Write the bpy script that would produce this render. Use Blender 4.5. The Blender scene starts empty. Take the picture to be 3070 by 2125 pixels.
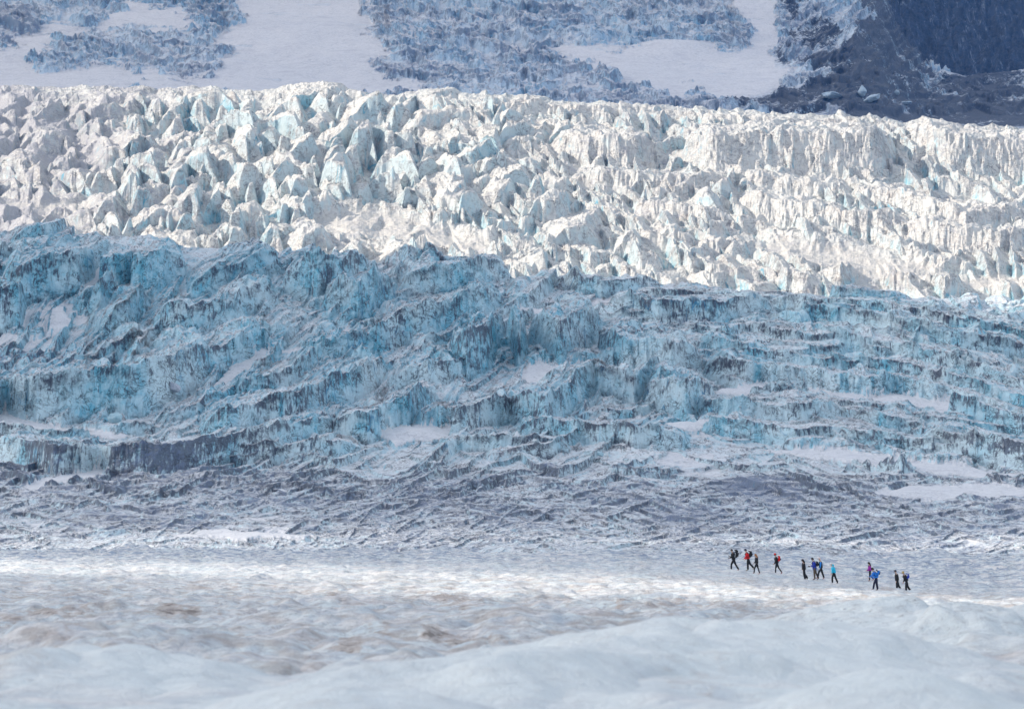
import bpy, math, random
import numpy as np
from mathutils import Vector

# ------------------------------------------------------------------ camera, world, sun
F_PX = 12792.0; CX = 1535.0; CY = 1062.5; YH = 1632.0; CAM_H = 3.0
PITCH = math.atan((YH - CY) / F_PX)
scn = bpy.context.scene
col = scn.collection
cam_d = bpy.data.cameras.new('camera'); cam = bpy.data.objects.new('camera', cam_d); col.objects.link(cam)
cam_d.sensor_width = 36.0; cam_d.lens = F_PX * 36.0 / 3070.0
cam_d.clip_start = 0.5; cam_d.clip_end = 40000.0
cam.location = (0, 0, CAM_H); cam.rotation_euler = (math.pi / 2 + PITCH, 0, 0)
cam_d.dof.use_dof = True; cam_d.dof.focus_distance = 620.0; cam_d.dof.aperture_fstop = 1.9
scn.camera = cam

SUN_EL = 36.0; SUN_AZ = -72.0      # azimuth from +Y (view direction) towards +X; negative = left of the view
world = bpy.data.worlds.new("World"); scn.world = world; world.use_nodes = True
wn = world.node_tree.nodes; wl = world.node_tree.links
for n in list(wn): wn.remove(n)
wo = wn.new('ShaderNodeOutputWorld'); bg = wn.new('ShaderNodeBackground'); sky = wn.new('ShaderNodeTexSky')
sky.sky_type = 'NISHITA'; sky.sun_disc = False
sky.sun_elevation = math.radians(SUN_EL); sky.sun_rotation = math.radians(SUN_AZ)
sky.air_density = 1.0; sky.dust_density = 1.6; sky.ozone_density = 1.0; sky.altitude = 600
bg.inputs[1].default_value = 0.15
sky_grey = wn.new('ShaderNodeMix'); sky_grey.data_type = 'RGBA'      # neutral grey added to the sky to make its light less blue
sky_grey.inputs[0].default_value = 0.55; wl.new(sky.outputs[0], sky_grey.inputs[6]); sky_grey.inputs[7].default_value = (3.5, 3.55, 3.5, 1)
wl.new(sky_grey.outputs[2], bg.inputs[0]); wl.new(bg.outputs[0], wo.inputs[0])
sd = bpy.data.lights.new('sun', 'SUN'); sd.energy = 2.8; sd.angle = math.radians(0.5); sd.color = (1.0, 0.90, 0.77)
sun = bpy.data.objects.new('sun', sd); col.objects.link(sun)
el, az = math.radians(SUN_EL), math.radians(SUN_AZ)
SUN_DIR = Vector((math.sin(az) * math.cos(el), math.cos(az) * math.cos(el), math.sin(el)))
sun.rotation_euler = SUN_DIR.to_track_quat('Z', 'Y').to_euler()
scn.view_settings.view_transform = 'Standard'; scn.view_settings.look = 'None'
scn.view_settings.exposure = 0.88; scn.view_settings.gamma = 1.0
scn.cycles.max_bounces = 6; scn.cycles.diffuse_bounces = 3; scn.cycles.transparent_max_bounces = 8
scn.cycles.volume_bounces = 0
scn.cycles.use_denoising = True

# ------------------------------------------------------------------ helpers
def tag(o, label=None, cat=None, group=None, kind=None):
    if label: o['label'] = label
    if cat: o['category'] = cat
    if group: o['group'] = group
    if kind: o['kind'] = kind
    return o

def v2s(v):                                   # image row of the survey -> tangent of elevation
    return np.tan(PITCH + np.arctan((CY - v) / F_PX))

rng = np.random.default_rng(11)
COLS = np.concatenate([np.linspace(-0.9, -0.146, 50), np.linspace(-0.142, 0.142, 1400), np.linspace(0.146, 0.9, 50)]).astype(np.float32)
UC = (CX + F_PX * COLS).astype(np.float32)
NC = len(COLS)

def vnoise(ua, va, su, sv, seed):
    """value noise on the grid of columns ua and rows va, features su by sv"""
    r = np.random.default_rng(seed)
    a = ua / su; b = va / sv
    a = np.clip(a, -1200, 1200)
    a0 = np.floor(a).astype(int); b0 = np.floor(b).astype(int)
    amin = a0.min(); bmin = b0.min()
    L = r.random((b0.max() - bmin + 2, a0.max() - amin + 2), dtype=np.float32) * 2 - 1
    ta = (a - a0).astype(np.float32); tb = (b - b0).astype(np.float32)
    ta = ta * ta * ta * (ta * (ta * 6 - 15) + 10); tb = tb * tb * tb * (tb * (tb * 6 - 15) + 10)
    R = L[b0 - bmin] * (1 - tb)[:, None] + L[b0 - bmin + 1] * tb[:, None]
    return R[:, a0 - amin] * (1 - ta)[None, :] + R[:, a0 - amin + 1] * ta[None, :]

def fbm(ua, va, su, sv, seed, octv=4, gain=0.5, ridged=False):
    out = 0; amp = 1; tot = 0
    for k in range(octv):
        # a small skew between octaves hides the lattice
        n = vnoise(ua + 37.7 * k, va + 21.3 * k, su / 2.03 ** k, sv / 2.03 ** k, seed + k)
        if ridged: n = 1 - 2 * np.abs(n)
        out = out + amp * n; tot += amp; amp *= gain
    return (out / tot).astype(np.float32)

def pnoise(x, y, seed):
    """gradient noise at arbitrary points"""
    r = np.random.default_rng(seed)
    perm = r.permutation(1024); ang = r.random(1024) * 2 * np.pi
    gx = np.cos(ang).astype(np.float32); gy = np.sin(ang).astype(np.float32)
    xi = np.floor(x).astype(np.int32); yi = np.floor(y).astype(np.int32)
    xf = (x - xi).astype(np.float32); yf = (y - yi).astype(np.float32)
    u = xf * xf * xf * (xf * (xf * 6 - 15) + 10); v = yf * yf * yf * (yf * (yf * 6 - 15) + 10)
    def g(i, j):
        h = perm[(perm[(xi + i) & 1023] + yi + j) & 1023]
        return gx[h] * (xf - i) + gy[h] * (yf - j)
    a = g(0, 0) * (1 - u) + g(1, 0) * u
    b = g(0, 1) * (1 - u) + g(1, 1) * u
    return (a * (1 - v) + b * v) * 1.5

def sstep(a, b, x):
    t = np.clip((x - a) / (b - a), 0, 1)
    return t * t * (3 - 2 * t)

def poly_sdf(poly, U, V):
    """signed distance (positive inside) of a polygon, on arrays"""
    P = np.array(poly, dtype=np.float32); n = len(P)
    d2 = np.full(U.shape, 1e12, np.float32); inside = np.zeros(U.shape, bool)
    for i in range(n):
        ax, ay = P[i]; bx, by = P[(i + 1) % n]
        ex, ey = bx - ax, by - ay
        t = np.clip(((U - ax) * ex + (V - ay) * ey) / (ex * ex + ey * ey + 1e-9), 0, 1)
        d2 = np.minimum(d2, (U - ax - t * ex) ** 2 + (V - ay - t * ey) ** 2)
        c = ((ay > V) != (by > V)) & (U < (bx - ax) * (V - ay) / (by - ay + 1e-9) + ax)
        inside ^= c
    return np.where(inside, 1, -1) * np.sqrt(d2)

def sdf_field(polys, U, V, lo, hi):
    """union of polygons, looked up from a coarse table"""
    gu = np.arange(lo[0], hi[0], 6.0, dtype=np.float32); gv = np.arange(lo[1], hi[1], 4.0, dtype=np.float32)
    GU, GV = np.meshgrid(gu, gv)
    T = np.full(GU.shape, -1e6, np.float32)
    for p in polys: T = np.maximum(T, poly_sdf(p, GU, GV))
    a = np.clip((U - lo[0]) / 6.0, 0, len(gu) - 1.01); b = np.clip((V - lo[1]) / 4.0, 0, len(gv) - 1.01)
    ai = a.astype(np.int32); bi = b.astype(np.int32); ta = a - ai; tb = b - bi
    return (T[bi, ai] * (1 - ta) + T[bi, ai + 1] * ta) * (1 - tb) + (T[bi + 1, ai] * (1 - ta) + T[bi + 1, ai + 1] * ta) * tb

class Zone:
    """a stretch of terrain: rows of constant distance y, columns of constant bearing"""
    def __init__(self, y, V):
        self.y = y.astype(np.float32); self.V = V.astype(np.float32); self.nr = len(y)
        self.H = np.zeros_like(self.V)                       # relief, in survey units (1 = y / F_PX metres)
        self.V0 = self.V[:, np.argmin(np.abs(UC - 1535))]    # nominal row value for the noises
        self.A = {}
        self.U2 = np.broadcast_to(UC[None, :], self.V.shape)
    def n(self, su, sv, seed, octv=4, gain=0.5, ridged=False):
        return fbm(UC, self.V0, su, sv, seed, octv, gain, ridged)
    def attr(self, k):
        if k not in self.A: self.A[k] = np.zeros_like(self.V)
        return self.A[k]
    def window(self, u0, u1, v0, v1):
        c0 = max(0, np.searchsorted(UC, u0)); c1 = min(NC, np.searchsorted(UC, u1) + 1)
        if c1 - c0 < 2: return None
        r0, r1 = self.nr, 0
        for c in (c0, (c0 + c1) // 2, c1 - 1):
            w = np.nonzero((self.V[:, c] < v1) & (self.V[:, c] > v0))[0]
            if len(w): r0 = min(r0, w[0]); r1 = max(r1, w[-1] + 1)
        if r1 - r0 < 2: return None
        return slice(r0, r1), slice(c0, c1)
    def ridge(self, T, pts, h, wf, wb, keep=0.25, jb=None, jh=None, taper=60, face=None, endh=0.15, seam=None):
        """crest polyline (u, v of the crest), face height h, face run wf, back run wb, into layer T by maximum"""
        P = np.array([(u, v) for u, v in pts], np.float32)
        seg = np.hypot(*(P[1:] - P[:-1]).T); cum = np.concatenate([[0], np.cumsum(seg)]); tot = cum[-1]
        tp = min(taper, tot * 0.45)
        hh = h * np.clip(endh + (1 - endh) * np.minimum(cum, tot - cum) / max(tp, 1e-3), endh, 1)
        B = P.copy(); B[:, 1] += hh                           # where the foot of the crest lies
        w = self.window(B[:, 0].min() - wb, B[:, 0].max() + wb, B[:, 1].min() - wb - 10, B[:, 1].max() + wf + 25)
        if w is None: return
        U = self.U2[w]; V = self.V[w]
        best = np.full(U.shape, 1e9, np.float32); sb = np.zeros(U.shape, np.float32); aa = np.zeros(U.shape, np.float32)
        for i in range(len(B) - 1):
            ex, ey = B[i + 1] - B[i]; L = math.hypot(ex, ey)
            if L < 1e-3: continue
            ex /= L; ey /= L
            nx, ny = ey, -ex                                  # upwards in the survey = away from the viewer
            if ny > 0: nx, ny = -nx, -ny
            t = (U - B[i, 0]) * ex + (V - B[i, 1]) * ey
            tc = np.clip(t, 0, L)
            dx = U - B[i, 0] - tc * ex; dy = V - B[i, 1] - tc * ey
            d = np.hypot(dx, dy); b = dx * nx + dy * ny
            m = d < best
            best = np.where(m, d, best); sb = np.where(m, np.sign(b) * d, sb); aa = np.where(m, cum[i] + t, aa)
        if jb is not None: sb = sb + jb[w]
        env = np.clip(np.minimum(aa, tot - aa) / max(tp, 1e-3), -1.0, 1)
        env = np.where(env > 0, endh + (1 - endh) * np.sqrt(np.maximum(env, 0)), endh + env * 1.2)
        hl = h * env
        if jh is not None: hl = hl + jh[w] * h
        front = 1 + sb / wf
        back = 1 - (1 - keep) * (sb / wb)
        p = np.minimum(front, back)
        val = np.where((hl > 0) & (p > -0.5), hl * p, -1e3)
        m = val > T[w]
        T[w] = np.where(m, val, T[w])
        if face is not None:
            fv = np.clip(np.where(sb < 0.6, np.clip(front, 0, 1), 0), 0, 1)
            face[w] = np.where(m, fv, face[w])
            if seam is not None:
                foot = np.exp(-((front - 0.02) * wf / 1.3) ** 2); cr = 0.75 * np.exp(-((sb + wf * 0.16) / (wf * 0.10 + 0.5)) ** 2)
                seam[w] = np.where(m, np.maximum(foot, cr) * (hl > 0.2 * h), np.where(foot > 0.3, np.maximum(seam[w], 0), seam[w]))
    def peak(self, T, u, v, w_, h, r, jb=None, rough=None):
        """pointed block: facets falling away from a short crest; u, v of the tip"""
        c = np.array([u, v + h])
        wd = self.window(u - w_ * 1.3, u + w_ * 1.3, c[1] - w_ * 1.1, c[1] + 25)
        if wd is None: return
        dU = self.U2[wd] - c[0]; dV = c[1] - self.V[wd]       # dV > 0 away from the viewer
        if rough is not None: dU = dU + rough[0][wd] * w_; dV = dV + rough[1][wd] * w_ * 0.5
        if jb is not None: dU = dU + jb[wd]; dV = dV + 0.35 * jb[wd]
        sk = r.uniform(-0.5, 0.5)
        g = np.full(dU.shape, -1e9, np.float32)
        kl = h / (w_ * r.uniform(0.5, 0.8)); kr = h / (w_ * r.uniform(0.16, 0.4))
        kf = h / r.uniform(6, 13); kb = h / (w_ * r.uniform(0.5, 0.9))
        top = w_ * r.uniform(0.0, 0.2)
        g = np.maximum(-(dU + top) * kl + dV * sk * 0.6, (dU - top) * kr + dV * sk * 0.6)
        g = np.maximum(g, -dV * kf * 1.0 + dU * kf * r.uniform(-0.35, 0.35))
        g = np.maximum(g, dV * kb + dU * kb * r.uniform(-0.4, 0.4))
        for q in range(3):                                    # chopped facets
            a = r.uniform(0, 2 * np.pi); off = w_ * r.uniform(0.05, 0.2)
            g = np.maximum(g, (dU * math.cos(a) + dV * 2.0 * math.sin(a) - off) * h / w_ * r.uniform(1.5, 3.5))
        g = np.maximum(g, 0); g = np.where(g < h * 0.22, g * g / (h * 0.44), g - h * 0.11)      # melt-rounded top
        val = h - g
        T[wd] = np.maximum(T[wd], val)
    def build(self, name, mat, nout, attrs=(), bias=0.45, smooth=True):
        Vd = self.V - self.H
        dv = np.abs(np.diff(Vd, axis=0)) + bias * np.abs(np.diff(self.V, axis=0))
        dv *= np.where(self.V[1:] > 2260, 0.012, 1.0)
        k = 31; pad = np.pad(dv, ((0, 0), (k // 2, k // 2)), mode='edge'); cs = np.cumsum(pad, axis=1, dtype=np.float64)
        dv = np.concatenate([cs[:, k - 1:k], cs[:, k:] - cs[:, :-k]], axis=1) / k
        cum = np.concatenate([np.zeros((1, NC)), np.cumsum(dv, axis=0)], axis=0)
        cum /= cum[-1:]
        tgt = np.linspace(0, 1, nout); idx = np.arange(self.nr)
        Y = self.y.astype(np.float64)
        Z = v2s(self.V.astype(np.float64)) * Y[:, None] + CAM_H + self.H * (Y[:, None] / F_PX)
        self.Z = Z
        vx = np.empty((nout, NC, 3), np.float32); oa = {a: np.empty((nout, NC), np.float32) for a in attrs}
        for c in range(NC):
            ii = np.interp(tgt, cum[:, c], idx)
            yy = np.interp(ii, idx, Y)
            vx[:, c, 1] = yy; vx[:, c, 0] = COLS[c] * yy; vx[:, c, 2] = np.interp(ii, idx, Z[:, c])
            for a in attrs: oa[a][:, c] = np.interp(ii, idx, self.A[a][:, c])
        me = bpy.data.meshes.new(name)
        nv = nout * NC; me.vertices.add(nv); me.vertices.foreach_set('co', vx.reshape(-1))
        i = np.arange(nv, dtype=np.int32).reshape(nout, NC)
        q = np.stack([i[:-1, :-1], i[:-1, 1:], i[1:, 1:], i[1:, :-1]], axis=-1).reshape(-1, 4)
        nf = len(q); me.loops.add(nf * 4); me.polygons.add(nf)
        me.loops.foreach_set('vertex_index', q.reshape(-1))
        me.polygons.foreach_set('loop_start', np.arange(0, nf * 4, 4, dtype=np.int32))
        me.polygons.foreach_set('use_smooth', np.full(nf, smooth))
        me.update(calc_edges=True)
        for a in attrs:
            at = me.attributes.new(a, 'FLOAT', 'POINT'); at.data.foreach_set('value', oa[a].reshape(-1))
        me.materials.append(mat)
        o = bpy.data.objects.new(name, me); col.objects.link(o)
        return o
    def ground(self, u, v_want, y0):
        """distance and height of the surface that shows at (u, v) nearest to distance y0"""
        c = np.argmin(np.abs(UC - u)); vd = self.V[:, c] - self.H[:, c]
        cand = np.nonzero(np.abs(vd - v_want) < 1.5)[0]
        j = cand[np.argmin(np.abs(self.y[cand] - y0))] if len(cand) else np.argmin(np.abs(vd - v_want) + 0.2 * np.abs(self.y - y0))
        return float(self.y[j]), float(self.Z[j, c])

# ------------------------------------------------------------------ materials
class NT:
    def __init__(s, name):
        s.m = bpy.data.materials.new(name); s.m.use_nodes = True; s.t = s.m.node_tree
        s.b = s.t.nodes['Principled BSDF']; s.out = s.t.nodes['Material Output']
    def n(s, kind, **kw):
        nd = s.t.nodes.new(kind)
        for k, v in kw.items(): setattr(nd, k, v)
        return nd
    def put(s, sock, v):
        if isinstance(v, bpy.types.NodeSocket): s.t.links.new(v, sock)
        elif v is not None: sock.default_value = v
    def math(s, op, a, b=None, c=None, clamp=False):
        nd = s.n('ShaderNodeMath', operation=op, use_clamp=clamp)
        s.put(nd.inputs[0], a)
        if b is not None: s.put(nd.inputs[1], b)
        if c is not None: s.put(nd.inputs[2], c)
        return nd.outputs[0]
    def ramp(s, x, lo, hi, a=0.0, b=1.0, smooth=True):
        nd = s.n('ShaderNodeMapRange', interpolation_type='SMOOTHSTEP' if smooth else 'LINEAR')
        s.put(nd.inputs[0], x); nd.inputs[1].default_value = lo; nd.inputs[2].default_value = hi
        nd.inputs[3].default_value = a; nd.inputs[4].default_value = b
        return nd.outputs[0]
    def mix(s, f, a, b, mode='MIX'):
        nd = s.n('ShaderNodeMix', data_type='RGBA', blend_type=mode)
        s.put(nd.inputs[0], f)
        s.put(nd.inputs[6], a if isinstance(a, bpy.types.NodeSocket) else (*a, 1.0))
        s.put(nd.inputs[7], b if isinstance(b, bpy.types.NodeSocket) else (*b, 1.0))
        return nd.outputs[2]
    def noise(s, vec, scale, detail=4, rough=0.55, dist=0.0):
        nd = s.n('ShaderNodeTexNoise'); s.put(nd.inputs['Vector'], vec)
        nd.inputs['Scale'].default_value = scale; nd.inputs['Detail'].default_value = detail
        nd.inputs['Roughness'].default_value = rough; nd.inputs['Distortion'].default_value = dist
        return nd.outputs[0]
    def map(s, vec, scale, rot=(0, 0, 0)):
        nd = s.n('ShaderNodeMapping'); s.put(nd.inputs[0], vec); nd.inputs['Scale'].default_value = scale
        nd.inputs['Rotation'].default_value = rot
        return nd.outputs[0]
    def attr(s, name):
        return s.n('ShaderNodeAttribute', attribute_name=name).outputs['Fac']
    def pos(s):
        return s.n('ShaderNodeTexCoord').outputs['Object']
    def bump(s, h, dist, strength=1.0, nrm=None):
        nd = s.n('ShaderNodeBump'); s.put(nd.inputs['Height'], h); nd.inputs['Distance'].default_value = dist
        nd.inputs['Strength'].default_value = strength
        if nrm is not None: s.put(nd.inputs['Normal'], nrm)
        return nd.outputs[0]

def ice_material(name, size, pale, blue, dirtc, snowc, dirt_amt=0.5, vein_amt=0.6, flat_snow=0.6, flat_lo=0.55, flat_hi=0.9,
                 ystretch=0.15, zstretch=0.2, bump=0.35, rough=0.55, warm=None, seams=False, slits=None, surf=(0.24, 0.26, 0.36), dark=(0.06, 0.06, 0.08)):
    """size = width in metres of a typical streak"""
    m = NT(name); P = m.pos()
    k = 1.0 / size
    st = m.map(P, (k, k * ystretch, k * zstretch))              # streaks that run down the faces
    iso = m.map(P, (k, k * ystretch * 1.5, k))
    big = m.noise(iso, 0.06, 4, 0.6, 0.6)
    med = m.noise(iso, 0.28, 5, 0.6, 0.8)
    s1 = m.noise(st, 0.9, 5, 0.65, 1.2)
    s2 = m.noise(st, 2.2, 4, 0.6, 0.6)
    v1 = m.noise(iso, 0.33, 3, 0.55, 1.6)
    vein = m.ramp(m.math('ABSOLUTE', m.math('SUBTRACT', v1, 0.5)), 0.0, 0.035, 1.0, 0.0)
    v2 = m.noise(m.map(P, (k * 0.8, k * 0.15, k * 1.2), (0, 0.6, 0)), 0.5, 3, 0.5, 1.0)
    vein2 = m.ramp(m.math('ABSOLUTE', m.math('SUBTRACT', v2, 0.5)), 0.0, 0.022, 1.0, 0.0)
    nz = m.n('ShaderNodeSeparateXYZ'); m.put(nz.inputs[0], m.n('ShaderNodeNewGeometry').outputs['Normal'])
    nzo = nz.outputs[2]
    # clean ice: pale to blue
    bl = m.math('ADD', m.ramp(big, 0.38, 0.66), m.attr('blue'), clamp=True)
    bl = m.math('MULTIPLY', bl, m.ramp(med, 0.3, 0.6, 0.45, 1.0), clamp=True)
    c = m.mix(bl, pale, blue)
    c = m.mix(m.ramp(s1, 0.35, 0.75, 0.0, 0.55), c, tuple(min(1, x * 1.25) for x in pale))
    # melt-out dirt, in streaks that start at the crests
    fa = m.attr('face')
    da = m.math('ADD', m.math('MULTIPLY', fa, 0.13), m.math('MULTIPLY', m.attr('dirt'), 0.16))
    da = m.math('ADD', da, m.math('MULTIPLY', m.math('SUBTRACT', med, 0.5), 0.35))
    d = m.ramp(m.math('ADD', m.math('MULTIPLY_ADD', s1, 0.6, m.math('MULTIPLY', s2, 0.4)), da), 0.545, 0.67)
    c = m.mix(m.math('MULTIPLY', d, dirt_amt, clamp=True), c, dirtc)
    # flat lying snow and rotten surface ice
    fs = m.ramp(m.math('ADD', nzo, m.math('MULTIPLY', m.math('SUBTRACT', med, 0.5), 0.5)), flat_lo, flat_hi, 0.0, flat_snow)
    c = m.mix(fs, c, snowc)
    vm = m.math('MULTIPLY', m.math('MAXIMUM', vein, m.math('MULTIPLY', vein2, 0.8)), m.ramp(med, 0.35, 0.6, 0.15, 1.0))
    c = m.mix(m.math('MULTIPLY', vm, vein_amt, clamp=True), c, tuple(x * 0.45 for x in dirtc))
    if warm:
        c = m.mix(m.ramp(m.noise(iso, 0.15, 6, 0.65), 0.5, 0.75, 0.0, warm[1]), c, warm[0])
    rt = m.noise(m.map(P, (k * 0.5, k * 0.22, k * 0.8)), 0.8, 7, 0.72, 0.8)
    ra = m.math('MULTIPLY', m.attr('dirt'), 0.16)
    c = m.mix(m.math('MULTIPLY', m.ramp(m.math('ADD', rt, ra), 0.54, 0.74), m.ramp(nzo, 0.25, 0.75, 0.25, 0.85)), c, surf)
    if slits:
        w3 = m.noise(m.map(P, (k * 0.55, k * 0.1, k * 0.09)), 0.42, 2, 0.4, 0.5)
        w4 = m.ramp(m.math('ABSOLUTE', m.math('SUBTRACT', w3, 0.56)), 0.0, 0.014, 1.0, 0.0)
        w5 = m.math('MULTIPLY', w4, m.ramp(m.noise(m.map(P, (k, k * 0.2, k)), 0.09, 3, 0.5), 0.48, 0.6))
        c = m.mix(m.math('MULTIPLY', w5, m.ramp(nzo, 0.3, 0.8, 0.85, 0.0)), c, slits)
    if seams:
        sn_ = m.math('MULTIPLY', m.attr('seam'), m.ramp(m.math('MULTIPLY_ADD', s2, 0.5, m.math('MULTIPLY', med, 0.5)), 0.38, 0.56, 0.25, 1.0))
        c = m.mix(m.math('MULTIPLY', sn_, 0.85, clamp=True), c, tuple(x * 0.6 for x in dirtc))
    # lying snow patches, rippled
    sn = m.math('MULTIPLY', m.ramp(m.attr('snow'), 0.25, 0.75), m.ramp(nzo, 0.62, 0.82))
    sc = m.mix(m.ramp(m.noise(m.map(P, (k, k * 0.4, k)), 1.6, 4, 0.6), 0.35, 0.7), tuple(x * 0.93 for x in snowc), tuple(x * 0.8 for x in snowc))
    sc = m.mix(m.ramp(m.noise(m.map(P, (k * 0.3, k * 0.25, k * 0.5)), 0.7, 7, 0.7, 0.5), 0.48, 0.72, 0.0, 0.55), sc, (0.46, 0.45, 0.50))
    c = m.mix(m.math('MULTIPLY', sn, m.math('SUBTRACT', 1.0, m.math('MULTIPLY', vm, 0.45))), c, sc)
    # rock and rubble
    rk = m.attr('rock')
    rn = m.math('ADD', rk, m.math('MULTIPLY', m.math('SUBTRACT', m.noise(iso, 1.2, 6, 0.7), 0.5), 1.5))
    c = m.mix(m.math('MULTIPLY', m.ramp(rn, 0.42, 0.6), m.ramp(rk, 0.02, 0.2)), c, dark)
    m.put(m.b.inputs['Base Color'], c)
    m.b.inputs['Roughness'].default_value = rough
    m.b.inputs['Specular IOR Level'].default_value = 0.3
    hgt = m.math('MULTIPLY_ADD', s1, 0.7, m.math('MULTIPLY', s2, 0.35))
    hgt = m.math('SUBTRACT', hgt, m.math('MULTIPLY', vm, 0.25))
    hgt = m.math('ADD', hgt, m.math('MULTIPLY', med, 0.8))
    hgt = m.math('MULTIPLY', hgt, m.ramp(sn, 0, 1, 1.0, 0.12))
    m.put(m.b.inputs['Normal'], m.bump(hgt, size * 1.2, bump))
    return m.m

def plain(name, c, rough=0.7, c2=None, scale=30.0, bump=0.0):
    m = NT(name); P = m.pos()
    n = m.noise(P, scale, 3, 0.6)
    m.put(m.b.inputs['Base Color'], m.mix(m.ramp(n, 0.35, 0.7), c, c2 or tuple(x * 0.7 for x in c)))
    m.b.inputs['Roughness'].default_value = rough
    if bump: m.put(m.b.inputs['Normal'], m.bump(n, bump, 0.5))
    return m.m

ATT = ('face', 'snow', 'dirt', 'blue', 'rock')

# ------------------------------------------------------------------ terrain profile
TY = np.array([3, 8, 20, 40, 60, 78, 120, 200, 300, 355, 420, 500, 600, 750, 900, 1050, 1200], float)
TV = np.array([14400, 6400, 3550, 2590, 2270, 2125, 1960, 1830, 1765, 1740, 1700, 1640, 1545, 1400, 1200, 980, 760], float)
R1U = [-9000, -600, 0, 300, 600, 900, 1200, 1500, 1800, 2000, 2200, 2500, 2800, 3070, 3700, 12000]
R1V = [600, 600, 622, 655, 668, 685, 725, 765, 776, 782, 798, 812, 822, 832, 860, 880]
r1 = np.interp(UC, R1U, R1V)
tilt = 42 * np.tanh((UC - 2430) / 380.0)
def base_v(y):
    v = np.interp(y, TY, TV)[:, None] * np.ones(NC)[None, :]
    k = sstep(600, 1200, y)[:, None]
    v = v * (1 - k) + k * (v - 760 + (r1[None, :] + 45))
    v = v + tilt[None, :] * np.exp(-((y - 355) / 90.0) ** 2)[:, None]
    return v
def smooth_profile(y):
    # average the broken profile over neighbouring distances
    out = 0
    for f in (0.94, 0.97, 1.0, 1.03, 1.06): out = out + base_v(y * f)
    return out / 5

exec_parts = []
# ------------------------------------------------------------------ near ice field
yA = np.concatenate([np.geomspace(3, 40, 60), 1 / np.linspace(1 / 40.5, 1 / 78, 150), 1 / np.linspace(1 / 78.2, 1 / 200, 620), np.linspace(200.4, 560, 1100)])
A = Zone(yA, smooth_profile(yA))
H = A.H; V = A.V; U2 = A.U2
XW = COLS[None, :] * yA[:, None]; YW = np.broadcast_to(yA[:, None], XW.shape)
pxm = F_PX / YW
wx = 0.5 * pnoise(XW / 2.0, YW / 2.4, 21)
def an(sx, sy, seed): return pnoise((XW + wx * sx * 0.5) / sx + seed * 1.7, (YW + XW * 0.22) / sy + seed * 2.3, seed)
# swells of melted ice, metres
bil = lambda q: 1 - 2 * np.abs(q)
swell = 0.34 * an(5.2, 8, 5) - 0.22 * bil(an(3.6, 7, 35)) + 0.14 * an(1.9, 3.2, 6) * np.interp(YW, [60, 130], [0.3, 1]) - 0.085 * bil(an(1.1, 2.2, 36)) * np.interp(YW, [70, 130], [0.1, 1]) + 0.03 * an(0.7, 1.2, 7) * np.interp(YW, [70, 130], [0.1, 1]) + 0.35 * np.interp(YW, [50, 80, 110, 140], [0.5, 1, 1, 0]) * an(8, 12, 37)
swell = swell * np.interp(YW, [0, 20, 60, 120, 200, 300, 560], [0, 0.3, 0.9, 1.15, 1.0, 0.4, 0.3])
ros = 1 - np.abs(an(3.4, 6.5, 12)) * 2
farr = 0.15 * ros + 0.085 * (1 - np.abs(an(1.5, 3.0, 13)) * 2) + 0.04 * an(0.7, 1.5, 14) + 0.16 * an(9, 18, 15) + 0.1 * an(22, 14, 16)
H += (swell + 1.35 * farr * np.interp(YW, [0, 100, 170, 260, 420, 560], [0.0, 0.12, 0.5, 0.75, 1.0, 1.3])) * pxm
# the broad mounds that overlap one another in front
for (u, v, ru, rv, h) in ((2150, 2060, 850, 34, 150), (2750, 1925, 520, 20, 85), (3250, 1900, 330, 16, 80), (1450, 2110, 620, 26, 90), (60, 2085, 150, 12, 50), (420, 2070, 420, 26, 85), (1000, 2160, 500, 30, 90), (2700, 2190, 600, 40, 110),
                          (300, 1935, 420, 14, 42), (1000, 1895, 420, 12, 36), (1700, 1880, 420, 11, 34), (1300, 1850, 300, 7, 24), (250, 1850, 260, 7, 24), (2150, 1845, 240, 6, 20), (850, 1822, 70, 3, 22),
                          (1000, 1815, 120, 4, 20), (2470, 1830, 60, 3, 10), (2700, 1838, 90, 3, 12), (620, 1846, 160, 4, 16), (200, 1865, 200, 6, 18)):
    H += 1.35 * h * np.exp(-((U2 - u) / ru) ** 2 - ((V - v) / rv) ** 2)
clean = np.zeros_like(H)
for (u, v, ru, rv, h) in ((2150, 2060, 950, 55, 1), (2750, 1925, 560, 40, 1), (3250, 1900, 380, 30, 1), (1450, 2110, 700, 40, 1), (420, 2070, 460, 36, 1), (1000, 2160, 560, 40, 1), (2700, 2190, 700, 50, 1), (60, 2160, 500, 36, 1)):
    clean = np.maximum(clean, h * np.exp(-((U2 - u) / ru) ** 4 - ((V - v) / rv) ** 4))
edge = (26 * pnoise(UC / 160.0, UC * 0, 61) + 14 * pnoise(UC / 45.0, UC * 0, 62))[None, :]
H -= 16 * sstep(470, 500, YW + edge)
r = np.random.default_rng(3)
dA = A.attr('dirt'); A.attr('face'); A.attr('blue'); A.attr('snow')[:] = clean; A.attr('rock')
dn = A.n(170, 22, 340, 5, 0.6)
dA += 1.0 * sstep(0.12, 0.6, dn) * sstep(1700, 1800, V) * (1 - sstep(1960, 2040, V)) + 0.5 * sstep(0.15, 0.6, A.n(300, 60, 350, 4, .6)) * sstep(1900, 1980, V)
for (u, v, ru, rv, k) in ((60, 1990, 110, 18, 1.1), (1560, 1925, 220, 8, 1.0), (1250, 1905, 100, 6, 1.0), (740, 1905, 60, 5, 1.3), (560, 1840, 160, 7, 0.8), (2150, 1818, 260, 10, 1.1),
                          (1750, 1800, 200, 8, 0.7), (2950, 2050, 180, 8, 0.4)):
    dA += 0.55 * k * np.exp(-((U2 - u) / ru) ** 2 - ((V - H * 0.7 - v) / rv) ** 2)
mA = NT('melted glacier surface'); P = mA.pos()
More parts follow.
